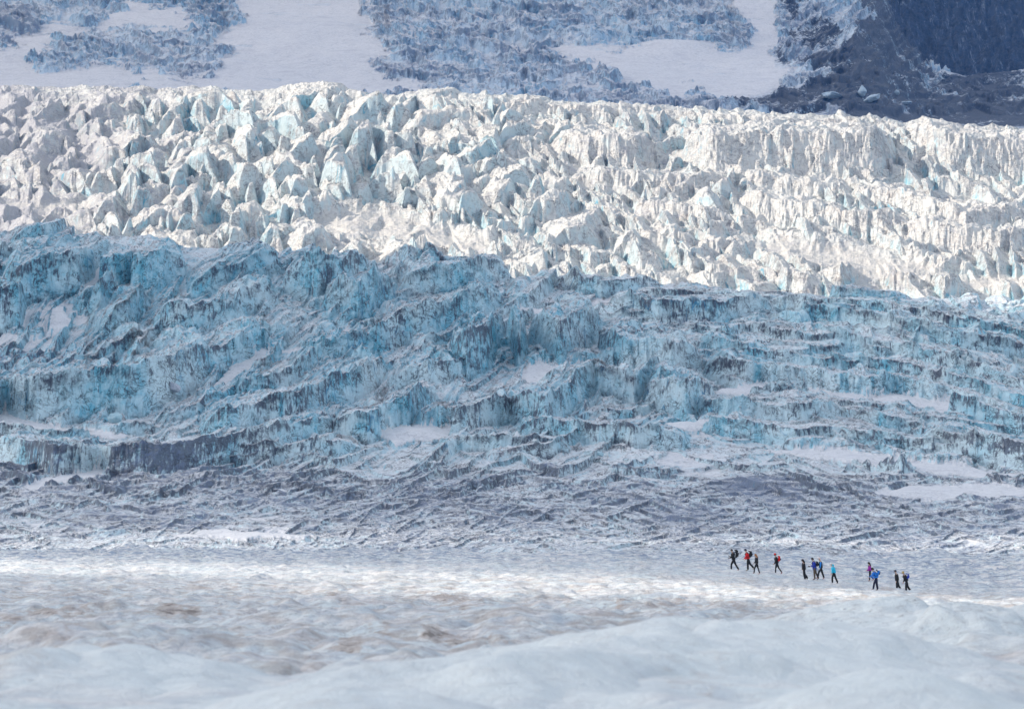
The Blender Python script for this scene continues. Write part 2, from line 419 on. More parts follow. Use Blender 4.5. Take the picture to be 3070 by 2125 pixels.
q1 = mA.noise(mA.map(P, (0.5, 0.6, 0.5)), 0.6, 6, 0.62, 0.5)
q2 = mA.noise(mA.map(P, (1.0, 0.9, 1.0)), 2.2, 6, 0.7, 0.4)
q3 = mA.noise(mA.map(P, (1.0, 0.45, 1.0)), 14.0, 4, 0.7, 0.2)
c = mA.mix(mA.ramp(q1, 0.36, 0.66), (0.66, 0.73, 0.745), (0.76, 0.74, 0.725))
c = mA.mix(mA.ramp(q2, 0.42, 0.68, 0.0, 0.6), c, (0.44, 0.44, 0.46))
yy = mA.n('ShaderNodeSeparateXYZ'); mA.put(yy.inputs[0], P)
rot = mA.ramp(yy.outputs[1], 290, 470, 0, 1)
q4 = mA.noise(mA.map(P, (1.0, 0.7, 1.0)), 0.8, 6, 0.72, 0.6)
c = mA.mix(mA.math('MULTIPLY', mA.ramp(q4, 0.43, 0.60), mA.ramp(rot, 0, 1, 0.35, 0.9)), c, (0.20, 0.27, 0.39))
q5b = mA.noise(mA.map(P, (1.0, 1.0, 1.0)), 7.0, 6, 0.75, 0.3)
dd = mA.math('ADD', mA.math('MULTIPLY', mA.attr('dirt'), 0.24), mA.math('MULTIPLY_ADD', q2, 0.7, mA.math('MULTIPLY', q5b, 0.3)))
c = mA.mix(mA.ramp(dd, 0.56, 0.72, 0.0, 0.7), c, (0.46, 0.38, 0.33))
c = mA.mix(mA.ramp(dd, 0.72, 0.84, 0.0, 0.85), c, (0.15, 0.12, 0.10))
gz = mA.n('ShaderNodeSeparateXYZ'); mA.put(gz.inputs[0], mA.n('ShaderNodeNewGeometry').outputs['Normal'])
q5 = mA.noise(mA.map(P, (1.0, 1.3, 1.0)), 0.42, 8, 0.7, 0.4)
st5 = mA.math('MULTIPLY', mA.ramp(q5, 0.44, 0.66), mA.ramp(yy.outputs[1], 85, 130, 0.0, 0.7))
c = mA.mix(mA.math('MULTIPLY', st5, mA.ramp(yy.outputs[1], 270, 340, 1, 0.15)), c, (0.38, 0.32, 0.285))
c = mA.mix(mA.math('MULTIPLY', mA.attr('snow'), mA.ramp(q2, 0.3, 0.65, 1.0, 0.72)), c, (0.72, 0.775, 0.785))
vg = mA.noise(mA.map(P, (1.0, 0.9, 1.0)), 0.8, 5, 0.62, 1.0)
crk = mA.ramp(mA.math('ABSOLUTE', mA.math('SUBTRACT', vg, 0.5)), 0.0, 0.02, 0.75, 0.0)
c = mA.mix(mA.math('MULTIPLY', mA.math('MULTIPLY', crk, mA.ramp(q2, 0.42, 0.6)), mA.ramp(yy.outputs[1], 95, 150)), c, (0.2, 0.19, 0.2))
mA.put(mA.b.inputs['Base Color'], c); mA.put(mA.b.inputs['Normal'], mA.bump(mA.math('ADD', q2, mA.math('MULTIPLY', q3, 0.25)), 0.3, 0.7)); mA.b.inputs['Roughness'].default_value = 0.6; mA.b.inputs['Specular IOR Level'].default_value = 0.25
hb = mA.math('ADD', mA.math('MULTIPLY', q2, 1.0), mA.math('MULTIPLY', q3, 0.25))

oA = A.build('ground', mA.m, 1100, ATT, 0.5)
tag(oA, kind='structure')

# ------------------------------------------------------------------ shaded lower icefall
yB = np.concatenate([np.linspace(440, 640, 560), np.linspace(640.4, 1215, 2250), np.linspace(1216, 1420, 90)])
VB = smooth_profile(np.minimum(yB, 1200))
over = np.maximum(yB - 1200, 0)[:, None]
VB = VB - 0.35 * over * np.exp(-over / 60) + np.maximum(over - 25, 0) * 1.2      # rounds over and drops behind the crest
B = Zone(yB, VB)
U2 = B.U2; V = B.V
face = B.attr('face')
hup = sstep(1500, 1230, V)                        # how broken the surface is
jb = (3.2 * B.n(44, 40, 400, 3, 0.55) + 0.9 * B.n(9, 12, 405, 3, 0.6)) * (0.25 + 0.75 * hup)
jh = 0.11 * B.n(70, 30, 410, 4, 0.5) + 0.045 * B.n(11, 10, 416, 2)
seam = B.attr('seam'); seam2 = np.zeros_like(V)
big = np.zeros_like(V); med = np.zeros_like(V); sml = np.zeros_like(V); f2 = np.zeros_like(V)
traced = [
 ([(-200, 615), (0, 628), (160, 640), (310, 655), (600, 664)], 30), ([(300, 662), (600, 672), (1000, 692)], 45), ([(40, 730), (130, 690), (240, 676)], 50),
 ([(0, 850), (60, 790), (125, 773), (290, 756), (430, 766), (555, 808)], 105), ([(-60, 960), (50, 860), (90, 800)], 110), ([(230, 905), (300, 850), (410, 845)], 90),
 ([(444, 990), (576, 933), (694, 905), (833, 898)], 80), ([(300, 1000), (380, 900), (470, 850)], 90), ([(560, 870), (640, 810), (720, 790), (840, 800)], 70),
 ([(853, 850), (950, 794), (1027, 780), (1124, 801)], 110), ([(971, 905), (1075, 870), (1207, 850)], 100), ([(1210, 850), (1290, 800), (1400, 790), (1520, 830)], 75),
 ([(1138, 988), (1270, 926), (1457, 877), (1526, 885)], 85), ([(1346, 1051), (1400, 1000), (1455, 978), (1520, 972)], 150), ([(1590, 984), (1680, 975), (1770, 957), (1800, 985)], 145),
 ([(1520, 985), (1560, 968), (1600, 985)], 140), ([(-200, 1170), (0, 1148), (160, 1128), (277, 1113), (388, 1113), (470, 1085), (527, 1065), (666, 1065)], 150),
 ([(560, 1110), (640, 1040), (760, 1000), (820, 1010)], 80), ([(610, 1287), (694, 1224), (798, 1190), (902, 1183), (985, 1127), (1082, 1100), (1180, 1079)], 85),
 ([(700, 1180), (790, 1120), (900, 1080), (1000, 1010)], 70), ([(900, 1060), (1010, 1010), (1130, 990), (1240, 1010)], 60), ([(1180, 1130), (1290, 1085), (1400, 1120)], 60),
 ([(1000, 1290), (1100, 1240), (1220, 1200), (1330, 1150)], 80), ([(1250, 1290), (1380, 1230), (1500, 1190), (1560, 1240)], 75), ([(1500, 1231), (1636, 1197), (1704, 1143), (1760, 1097), (1840, 1130)], 90),
 ([(0, 1335), (160, 1356), (486, 1350), (625, 1329), (805, 1294), (1013, 1284)], 75), ([(-200, 1290), (0, 1268), (200, 1290), (350, 1268), (460, 1285)], 35), ([(600, 1375), (740, 1345), (900, 1340), (1080, 1350)], 45),
 ([(1670, 843), (1806, 833), (1977, 846)], 45), ([(1827, 918), (1977, 918), (2160, 911), (2317, 932)], 65), ([(1793, 1034), (1881, 1020), (2017, 1040), (2100, 1081)], 100),
 ([(2065, 1047), (2250, 1040), (2453, 1068), (2692, 1088), (3066, 1177), (3300, 1230)], 62), ([(2113, 1115), (2249, 1088), (2385, 1108), (2692, 1143), (3066, 1238), (3300, 1280)], 72),
 ([(2181, 1006), (2317, 993), (2657, 1027), (3066, 1136), (3300, 1190)], 45), ([(1690, 1149), (1786, 1108), (1900, 1125), (2017, 1102)], 75), ([(1936, 1177), (2058, 1150), (2140, 1190)], 95),
 ([(2079, 1224), (2181, 1211), (2419, 1211), (2521, 1238)], 65), ([(2092, 1279), (2222, 1258), (2385, 1286), (2521, 1279), (3066, 1395)], 48), ([(2760, 1320), (2896, 1300), (3066, 1333), (3250, 1340)], 75),
 ([(1560, 1290), (1750, 1265), (1900, 1290), (2050, 1330)], 55), ([(2350, 1340), (2500, 1330), (2700, 1370), (2900, 1400)], 45), ([(1900, 880), (2050, 868), (2250, 880), (2400, 905)], 40),
 ([(2300, 915), (2500, 905), (2800, 950), (3070, 985), (3300, 1020)], 50), ([(2400, 960), (2600, 955), (2850, 1010), (3100, 1060)], 55), ([(1150, 770), (1260, 750), (1400, 770), (1560, 800)], 55),
 ([(1520, 800), (1640, 780), (1800, 800), (1900, 830)], 40), ([(2200, 1230), (2400, 1190), (2650, 1210), (2900, 1260), (3070, 1300)], 40), ([(1350, 1340), (1500, 1315), (1700, 1340)], 45),
]
for pts, h in traced:
    h = h * (1.15 if h < 120 else 0.95); pts = [(a_, b_ - 0.06 * h) for a_, b_ in pts]
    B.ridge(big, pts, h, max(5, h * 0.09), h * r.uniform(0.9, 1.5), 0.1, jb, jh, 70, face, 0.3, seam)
DU = [-300, 0, 800, 1535, 2300, 3070, 3500]; DV = [650, 850, 1050, 1250, 1400, 1600]
DA = np.array([[8, 12, 6, -6, -11, -13, -13], [40, 46, 32, 16, -10, -14, -13], [36, 36, 44, 34, -6, -13, -12], [10, 12, 36, 28, -4, -12, -11], [-3, -3, 16, 10, -5, -9, -8], [0, 0, 2, 0, -2, -2, -2]], float)
def angle(u, v):
    row = [np.interp(u, DU, DA[i]) for i in range(len(DV))]
    return math.radians(np.interp(v, DV, row) + r.normal(0, 7))
def scatter(T, n, Lr, hr, vmin, vmax, wfk, fc, taperk=0.45, wbk=1.2, sm_=None):
    for i in range(n):
        u = r.uniform(-420, 3500); v = r.uniform(vmin, vmax)
        sc = np.interp(v, [650, 1000, 1250, 1400, 1500, 1600, 1700], [0.8, 1, 0.9, 0.55, 0.36, 0.22, 0.16])
        L = r.uniform(*Lr) * (0.35 + 0.65 * sc); h = r.uniform(*hr) * sc
        a = angle(u, v) + r.normal(0, 0.13); da = r.normal(0, 0.2); n_ = 4; pts = []
        for k in range(n_ + 1):
            t = k / n_ - 0.5
            pts.append((u + L * t * math.cos(a), v - L * t * math.sin(a) + da * L * (t * t * 2) + r.normal(0, 0.02 * L)))
        B.ridge(T, pts, h, max(2.0, h * wfk), h * r.uniform(wbk * .7, wbk * 1.4), 0.0, jb, jh, L * taperk, fc, 0.1, sm_)
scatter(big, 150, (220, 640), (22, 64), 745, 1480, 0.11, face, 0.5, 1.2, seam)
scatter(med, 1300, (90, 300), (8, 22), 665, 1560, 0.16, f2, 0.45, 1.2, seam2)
scatter(med, 700, (260, 800), (44, 84), 1400, 1690, 0.16, f2, 0.45, 1.2, seam2)
scatter(sml, 3200, (24, 90), (3, 8), 640, 1560, 0.25, None)
scatter(sml, 2400, (120, 420), (18, 34), 1440, 1700, 0.25, None)
RB = (0.25 * B.n(70, 60, 921, 4, 0.55), 0.25 * B.n(60, 40, 931, 4, 0.55))
pk = np.zeros_like(V)
for i in range(620):
    u = r.uniform(-300, 3400); v = r.uniform(700, 1400)
    if u > 2000 and r.random() < 0.6: continue
    s = r.uniform(0.4, 1.0) * np.interp(v, [700, 1000, 1400], [0.8, 1, 0.5])
    B.peak(pk, u, v, r.uniform(50, 130) * s, r.uniform(16, 50) * s, r, 0.6 * jb, RB)
H = B.H
H += 0.8 * pk
H += big + 0.75 * med + 0.8 * sml - 8 - 14 * sstep(475, 445, B.y)[:, None]
np.maximum(face, 0.8 * f2, out=face)
H += (4.5 * B.n(80, 24, 430, 4, 0.5, True) + 1.3 * B.n(16, 7, 440, 3, 0.6, True)) * (0.25 + 0.75 * hup) + 18 * B.n(400, 120, 450, 2)
# hollows filled with lying snow
snow_polys = [
 [(1540, 1170), (1585, 1095), (1760, 1092), (1900, 1110), (1990, 1130), (1900, 1145), (1760, 1150), (1640, 1160)],
 [(2560, 1195), (2680, 1182), (2850, 1205), (3090, 1262), (3090, 1300), (2880, 1255), (2700, 1225)],
 [(2140, 1170), (2270, 1148), (2420, 1160), (2600, 1190), (2560, 1205), (2380, 1178), (2240, 1180)],
 [(2600, 1478), (2740, 1450), (2950, 1452), (3090, 1462), (3090, 1495), (2800, 1488)],
 [(1120, 1300), (1230, 1275), (1400, 1282), (1330, 1310), (1180, 1330)],
 [(630, 1170), (700, 1100), (800, 1040), (830, 1050), (760, 1110), (680, 1160)], [(830, 1045), (900, 1050), (970, 1085), (900, 1075)],
 [(230, 870), (300, 800), (370, 765), (420, 770), (330, 830), (260, 900)], [(250, 935), (330, 870), (410, 850), (380, 885), (290, 925)], [(130, 980), (150, 920), (200, 910), (210, 960), (190, 985)],
 [(0, 1235), (70, 1250), (200, 1290), (400, 1300), (330, 1315), (100, 1300), (0, 1290)], [(60, 1460), (180, 1430), (300, 1410), (330, 1425), (200, 1450), (90, 1475)],
 [(2280, 1345), (2500, 1350), (2750, 1385), (3080, 1420), (3080, 1445), (2700, 1405), (2400, 1370)], [(1540, 925), (1650, 920), (1780, 932), (1700, 950), (1560, 950)],
 [(950, 1000), (1080, 985), (1150, 1000), (1040, 1010)], [(1980, 1270), (2100, 1258), (2200, 1275), (2060, 1290)], [(480, 1600), (700, 1585), (1000, 1600), (700, 1612)]]
wU = 26 * B.n(70, 40, 460, 5, 0.6); wV = 11 * B.n(60, 30, 465, 5, 0.6)
sd_ = sdf_field(snow_polys, U2 + wU, V - 12 + wV, (-100, 700), (3200, 1700))
sm = sstep(-4, 4, sd_)
H[:] = H * (1 - sm) + sm * (12 + 7 * B.n(200, 40, 470, 2) + 5 * sstep(0, 25, sd_))
snw = B.attr('snow'); snw += sm
face *= (1 - sm)
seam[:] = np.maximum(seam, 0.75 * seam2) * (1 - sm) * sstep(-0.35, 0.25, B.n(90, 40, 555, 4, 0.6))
# snow left in the smaller hollows
low = sstep(1.0, -6.0, H - 10 * B.n(160, 40, 480, 3) - 2)
snw[:] = np.clip(snw + 0.8 * low * sstep(0.0, 0.5, B.n(260, 60, 486, 3)), 0, 1)
dt = B.attr('dirt'); bl = B.attr('blue'); B.attr('rock')
dt += 0.6 * B.n(260, 60, 490, 5, 0.6) - 0.25 + 0.85 * sstep(1330, 1480, V) * (1 - 0.25 * sstep(1600, 1650, V)) + 0.25 * sstep(760, 680, V)
dt += 0.9 * np.exp(-((U2 - 2250) / 110) ** 2 - ((V - 1460) / 25) ** 2) + 0.6 * np.exp(-((U2 - 100) / 260) ** 2 - ((V - 1090) / 40) ** 2) + 0.5 * np.exp(-((U2 - 1490) / 90) ** 2 - ((V - 1130) / 60) ** 2)
bl += 0.9 * B.n(180, 90, 500, 4, 0.6) * hup + 0.3 * sstep(1900, 900, U2) * hup - 0.2 + 0.15 * hup + 0.9 * hup * sstep(0.35, 0.8, B.n(60, 50, 505, 3)) - 0.45 * sstep(1350, 1500, V) * (1 - 0.0)
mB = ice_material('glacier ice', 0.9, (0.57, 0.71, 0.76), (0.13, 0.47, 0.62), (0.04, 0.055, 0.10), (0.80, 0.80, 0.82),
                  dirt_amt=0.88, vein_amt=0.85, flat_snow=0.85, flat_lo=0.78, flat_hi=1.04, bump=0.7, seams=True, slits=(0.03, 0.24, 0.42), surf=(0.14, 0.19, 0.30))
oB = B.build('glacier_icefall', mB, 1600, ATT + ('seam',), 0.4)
tag(oB, kind='structure')

# ------------------------------------------------------------------ sunlit serac field
yC = np.concatenate([np.linspace(1380, 1500, 120), np.linspace(1501, 2000, 1900), np.linspace(2001, 2120, 60)])
R2U = [-12000, -600, 0, 300, 560, 700, 980, 1100, 1300, 1500, 1650, 1900, 2200, 2500, 2800, 3070, 3700, 14000]
R2V = [250, 250, 240, 243, 256, 252, 248, 262, 262, 265, 290, 302, 322, 338, 352, 375, 400, 420]
r2 = np.interp(UC, R2U, R2V) + 22
t = np.interp(yC, [1380, 1500, 2000], [0, 0.12, 1.0])[:, None]
botC = np.interp(UC, [-9000, 0, 3070, 9000], [860, 860, 1020, 1020])
VC = botC[None, :] * (1 - t) + r2[None, :] * t
over = np.maximum(yC - 2000, 0)[:, None]
VC = VC + over * 1.2
C_ = Zone(yC, VC)
U2 = C_.U2; V = C_.V
face = C_.attr('face')
jb = 3.6 * C_.n(34, 30, 600, 3, 0.55) + 1.2 * C_.n(9, 9, 605, 2, 0.6)
jh = 0.16 * C_.n(50, 30, 610, 4, 0.6)
big = np.zeros_like(V) - 5; med = np.zeros_like(V); sml = np.zeros_like(V); f2 = np.zeros_like(V)
RG = (0.13 * C_.n(90, 80, 901, 3, 0.5), 0.2 * C_.n(80, 60, 911, 3, 0.5))
jb2 = jb * 0.4
peaks = [(722, 333, 110, 180), (873, 339, 130, 150), (1001, 233, 190, 110), (1065, 242, 60, 100), (1125, 275, 120, 165), (1007, 488, 130, 140), (861, 497, 110, 110),
         (919, 597, 75, 85), (880, 549, 110, 100), (749, 506, 100, 110), (646, 270, 150, 95), (606, 460, 90, 115), (1095, 391, 110, 120), (530, 512, 90, 110), (803, 403, 100, 100),
         (737, 612, 90, 60), (350, 455, 100, 80), (440, 415, 110, 90), (330, 300, 110, 70), (230, 520, 120, 70), (1210, 470, 110, 110), (1330, 250, 150, 80), (1400, 330, 110, 90),
         (1260, 560, 130, 80), (1450, 440, 120, 100), (1640, 600, 150, 110), (1730, 680, 160, 100), (1900, 700, 110, 80), (1560, 520, 110, 90), (1330, 640, 80, 70), (60, 470, 110, 60),
         (150, 400, 100, 60), (880, 290, 120, 100), (1480, 270, 130, 80), (1230, 300, 100, 100), (520, 330, 110, 100), (470, 560, 100, 60), (1170, 520, 100, 90)]
for (u, v, w_, h) in peaks:
    if v < 345: h *= 0.72; v += 8
    C_.peak(big, u, v, w_ * 1.25, h * 0.85, r, jb2, RG)
for i in range(1300):
    u = r.uniform(-450, 3550); v = r.uniform(240, 830)
    right = sstep(1500, 1900, np.float64(u)); leftf = sstep(700, 0, np.float64(u))
    if right > r.random() * 1.25: continue
    s = r.uniform(0.5, 1.0) * (1 - 0.45 * leftf) * (1 - 0.3 * right) * np.interp(v, [240, 300, 500, 700, 830], [0.38, 0.7, 1, 0.8, 0.5])
    C_.peak(big, u, v, (60 + 170 * r.random() ** 2) * s * 1.1, r.uniform(55, 125) * s, r, jb2, RG)
walls = [([(1480, 330), (1600, 300), (1760, 310), (1880, 330)], 60), ([(1900, 320), (2150, 335), (2420, 350), (2620, 360)], 50), ([(2050, 470), (2150, 410), (2330, 395), (2480, 400), (2620, 400), (2690, 440)], 150),
         ([(2700, 420), (2850, 410), (3100, 420), (3300, 440)], 120), ([(1650, 450), (1760, 410), (1880, 420), (1960, 470)], 110), ([(1700, 560), (1860, 520), (2060, 530), (2200, 560)], 80), ([(2100, 520), (2260, 520), (2450, 545), (2560, 590)], 75),
         ([(2550, 600), (2700, 580), (2900, 640), (3100, 660)], 90), ([(2200, 620), (2350, 600), (2560, 640), (2750, 700)], 80), ([(2700, 700), (2850, 680), (3000, 700), (3200, 720)], 90), ([(1900, 640), (2050, 620), (2200, 680)], 70),
         ([(2300, 740), (2500, 720), (2700, 770), (2900, 810)], 55), ([(2900, 380), (3000, 390), (3150, 400)], 50), ([(930, 655), (1050, 618), (1180, 640), (1300, 680)], 45), ([(0, 590), (150, 600), (280, 600)], 30), ([(2200, 350), (2350, 345), (2460, 360)], 60)]
for pts, h in walls: C_.ridge(big, pts, h * 0.85, h * 0.3, h * 1.1, 0.0, 1.1 * jb, jh, 80, face, 0.25)
for i in range(420):
    u = r.uniform(1250, 3550); v = r.uniform(330, 860); a = math.radians(r.normal(-30, 20)); L = r.uniform(70, 230); h = r.uniform(24, 60)
    C_.ridge(big, [(u - L / 2 * math.cos(a), v + L / 2 * math.sin(a)), (u, v - r.uniform(0, 14)), (u + L / 2 * math.cos(a), v - L / 2 * math.sin(a))], h, h * 0.25, h, 0.0, 1.0 * jb, jh, L * 0.45, face, 0.1)
for i in range(2600):
    u = r.uniform(-450, 3550); v = r.uniform(240, 860); s = r.uniform(0.5, 1.2)
    C_.peak(med, u, v, r.uniform(30, 64) * s, r.uniform(20, 46) * s, r, jb, RG)
for i in range(5200):
    u = r.uniform(-450, 3550); v = r.uniform(240, 860); s = r.uniform(0.5, 1.2)
    C_.peak(sml, u, v, r.uniform(10, 20) * s, r.uniform(5, 12) * s, r, jb, RG)
H = C_.H
H += (big + 0.36 * med) * (0.42 + 0.58 * sstep(0, 80, V - r2[None, :].astype(np.float32))) + 0.4 * sml + 3.5 * C_.n(60, 16, 630, 5, 0.6, True) + 2.0 * C_.n(12, 8, 640, 3, 0.6, True)
# flat saddles of lying snow between the blocks
sC = sdf_field([[(930, 660), (1040, 625), (1200, 640), (1330, 690), (1500, 730), (1500, 780), (1000, 720)], [(0, 600), (120, 605), (270, 600), (290, 640), (0, 640)],
                [(2300, 720), (2600, 760), (2900, 830), (3080, 830), (3080, 870), (2700, 840), (2300, 780)]], U2 + 20 * C_.n(60, 30, 650, 3), V - 15 + 10 * C_.n(50, 30, 655, 3), (-100, 500), (3200, 950))
sc_ = sstep(-10, 14, sC)
H[:] = H * (1 - 0.75 * sc_) + 0.75 * sc_ * (10 + 6 * C_.n(60, 12, 660, 4, 0.6, True))
C_.attr('snow')[:] = 0.6 * sc_ + 0.35 * sstep(0.2, 0.6, C_.n(140, 60, 695, 3))
dt = C_.attr('dirt'); bl = C_.attr('blue'); C_.attr('rock')
dt += 0.55 * C_.n(240, 80, 670, 5, 0.6) + 1.5 * sstep(800, 50, U2) * (0.5 + 0.5 * sstep(-0.3, 0.3, C_.n(200, 70, 676, 3))) + 0.15  # left boost: dirt, plus partial shade put into the colour as darker grey
bl += -0.45 + 0.6 * sstep(0.25, 0.75, C_.n(70, 70, 680, 4)) + 0.25 * sstep(900, 200, U2) + 1.3 * sstep(34, 4, H - 8 * C_.n(90, 50, 688, 3))
mC = ice_material('serac ice', 1.7, (0.49, 0.58, 0.60), (0.13, 0.44, 0.56), (0.20, 0.19, 0.21), (0.66, 0.625, 0.57),
                  dirt_amt=0.65, vein_amt=0.8, surf=(0.34, 0.34, 0.37), slits=(0.05, 0.32, 0.46), flat_snow=0.85, flat_lo=0.25, flat_hi=0.7, ystretch=0.3, zstretch=0.25, bump=0.35, warm=((0.62, 0.53, 0.46), 0.4))
oC = C_.build('serac_field', mC, 1100, ATT, 0.4, smooth=False)
tag(oC, kind='structure')

# ------------------------------------------------------------------ far slope: upper icefall, snow and moraine
yD = np.linspace(2900, 4300, 1500)
topD = np.interp(UC, [-14000, 2560, 2640, 2700, 2790, 2900, 3070, 3400, 15000], [-150, -150, -60, 90, 205, 238, 226, 215, 215])
t = ((yD - 2900) / 1400)[:, None]
VD = 440 * (1 - t) + topD[None, :] * t
D = Zone(yD, VD)
U2 = D.U2; V = D.V
wu = 60 * D.n(90, 40, 700, 6, 0.65); wv = 26 * D.n(80, 30, 705, 6, 0.65)
snowD = [[(690, -200), (1110, -200), (1110, 60), (1090, 100), (1180, 150), (1120, 200), (1230, 240), (1300, 290), (450, 290), (330, 240), (620, 215), (690, 160), (640, 110), (740, 70), (720, 20)],
         [(-200, 160), (0, 150), (120, 90), (330, 70), (370, 10), (520, 20), (640, 70), (560, 95), (380, 85), (260, 105), (150, 130), (60, 180), (110, 215), (330, 200), (460, 205), (560, 240), (300, 290), (-200, 300)],
         [(2150, -200), (2370, -200), (2350, 60), (2340, 160), (2370, 210), (2350, 290), (2250, 300), (2080, 270), (1990, 250), (1700, 195), (1640, 150), (1780, 140), (1880, 150), (1990, 110), (2110, 130), (2230, 140), (2250, 80), (2200, 30)],
         [(1650, 130), (1800, 145), (1960, 215), (2220, 290), (1990, 285), (1840, 230)], [(2790, 232), (2900, 214), (3010, 210), (3060, 225), (2980, 245), (2850, 250)]]
sdD = sdf_field(snowD, U2 + wu, V - 8 + wv, (-300, -200), (3400, 460))
smD = sstep(-9, 9, sdD + 26 * D.n(150, 6, 777, 4, 0.7) + 10 * D.n(30, 8, 778, 3, 0.7))
rockD = [[(2360, -150), (2440, -150), (2400, 110), (2370, 190), (2330, 195), (2380, 100)], [(2390, 190), (2540, 140), (2600, 100), (2620, 50), (2560, 20), (2600, -150), (2760, -150), (2800, 250), (2600, 280), (2560, 250)],
         [(2270, 290), (2420, 240), (2500, 225), (2700, 250), (3600, 200), (3600, 420), (2800, 390), (2500, 345), (2100, 310)], [(2420, 60), (2520, 60), (2540, 130), (2440, 150), (2400, 110)]]
sdR = sdf_field(rockD, U2 + wu, V - 4 + wv, (-300, -200), (3700, 460))
rkD = sstep(-25, 20, sdR)
big = np.zeros_like(V) - 4; sml = np.zeros_like(V); face = D.attr('face')
jb = 3.0 * D.n(16, 18, 710, 3, 0.6); jh = 0.2 * D.n(30, 20, 715, 3, 0.6)
for i in range(2200):
    u = r.uniform(-300, 3400); v = r.uniform(-130, 330); a = math.radians(r.normal(-9 if u < 1500 else -4, 14)); L = r.uniform(30, 130); h = r.uniform(7, 22)
    if u > 2350: a = math.radians(r.normal(35 if v < 220 else 6, 18))
    D.ridge(big, [(u - L / 2 * math.cos(a), v + L / 2 * math.sin(a)), (u, v - r.uniform(0, 5)), (u + L / 2 * math.cos(a), v - L / 2 * math.sin(a))], h, h * 0.2, h * 1.1, 0.0, jb, jh, L * 0.45, face, 0.1)
for i in range(3500):
    u = r.uniform(-300, 3400); v = r.uniform(-130, 330)
    D.peak(sml, u, v, r.uniform(10, 24), r.uniform(5, 13), r, jb)
H = D.H
rough_ = 1.6 * big + 1.0 * sml + 7 * D.n(70, 20, 720, 5, 0.6, True)
H += rough_ * (1 - smD) * (1 - 0.35 * rkD) + smD * (4 + 14 * D.n(260, 60, 730, 3) + 0.8 * D.n(30, 8, 735, 3)) + 16 * D.n(330, 90, 740, 3)
H += 26 * np.exp(-((U2 - 2040) / 120) ** 2 - ((V - 150) / 16) ** 2) + 60 * np.exp(-((U2 - 2590) / 60) ** 2 - ((V - 130) / 40) ** 2)
D.attr('snow')[:] = np.maximum(smD, 0.9 * sstep(0.12, 0.5, D.n(160, 12, 790, 5, 0.65))) * (1 - rkD * 0.9) * (0.9 - 0.5 * sstep(0.25, 0.7, D.n(120, 14, 779, 4, 0.65)))
D.attr('rock')[:] = rkD * (0.75 + 0.5 * (D.n(90, 26, 750, 4, 0.6)))
D.attr('dirt')[:] = 0.9 * D.n(200, 60, 760, 4, 0.6) + 0.25
D.attr('blue')[:] = 0.15 + 0.4 * D.n(160, 60, 765, 4)
face *= (1 - smD)
mD = ice_material('upper glacier ice', 3.2, (0.54, 0.63, 0.72), (0.18, 0.38, 0.55), (0.08, 0.10, 0.16), (0.78, 0.77, 0.80),
                  dirt_amt=0.7, vein_amt=0.5, flat_snow=0.6, flat_lo=0.6, flat_hi=1.0, ystretch=0.3, zstretch=0.4, bump=0.35, dark=(0.012, 0.024, 0.05), surf=(0.14, 0.18, 0.28))
oD = D.build('mountain_slope', mD, 700, ATT, 0.4)
tag(oD, kind='structure')

# ------------------------------------------------------------------ rock face behind
yE = np.concatenate([np.linspace(4250, 4330, 40), np.linspace(4332, 4900, 700)])
VE = np.interp(yE, [4250, 4330, 4900], [330, 262, -330])[:, None] + np.interp(UC, [-9000, 2400, 2600, 9000], [500, 500, 0, 0])[None, :]
E = Zone(yE, VE)
H = E.H
Ej = 24 * E.n(90, 160, 800, 6, 0.6, True) + 11 * E.n(18, 60, 806, 5, 0.65, True) + 20 * E.n(240, 300, 810, 2) + 4 * E.n(10, 8, 815, 3, 0.6)
H += Ej
for a in ATT: E.attr(a)
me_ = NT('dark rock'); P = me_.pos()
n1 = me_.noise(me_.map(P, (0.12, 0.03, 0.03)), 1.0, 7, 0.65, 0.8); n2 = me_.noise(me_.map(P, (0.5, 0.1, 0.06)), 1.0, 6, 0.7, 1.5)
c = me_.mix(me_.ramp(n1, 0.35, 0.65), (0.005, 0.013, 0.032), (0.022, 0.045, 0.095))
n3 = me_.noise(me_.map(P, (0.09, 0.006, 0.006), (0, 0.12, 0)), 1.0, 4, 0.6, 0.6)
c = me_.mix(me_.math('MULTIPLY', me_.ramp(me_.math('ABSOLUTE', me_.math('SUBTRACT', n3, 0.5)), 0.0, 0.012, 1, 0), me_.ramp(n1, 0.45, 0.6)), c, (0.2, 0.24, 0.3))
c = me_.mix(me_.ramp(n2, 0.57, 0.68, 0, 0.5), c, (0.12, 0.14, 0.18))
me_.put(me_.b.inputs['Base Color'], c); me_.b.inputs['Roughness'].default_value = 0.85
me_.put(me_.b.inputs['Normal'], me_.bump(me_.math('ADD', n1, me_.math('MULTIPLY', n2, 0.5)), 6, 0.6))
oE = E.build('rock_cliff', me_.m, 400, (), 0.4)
tag(oE, kind='structure')

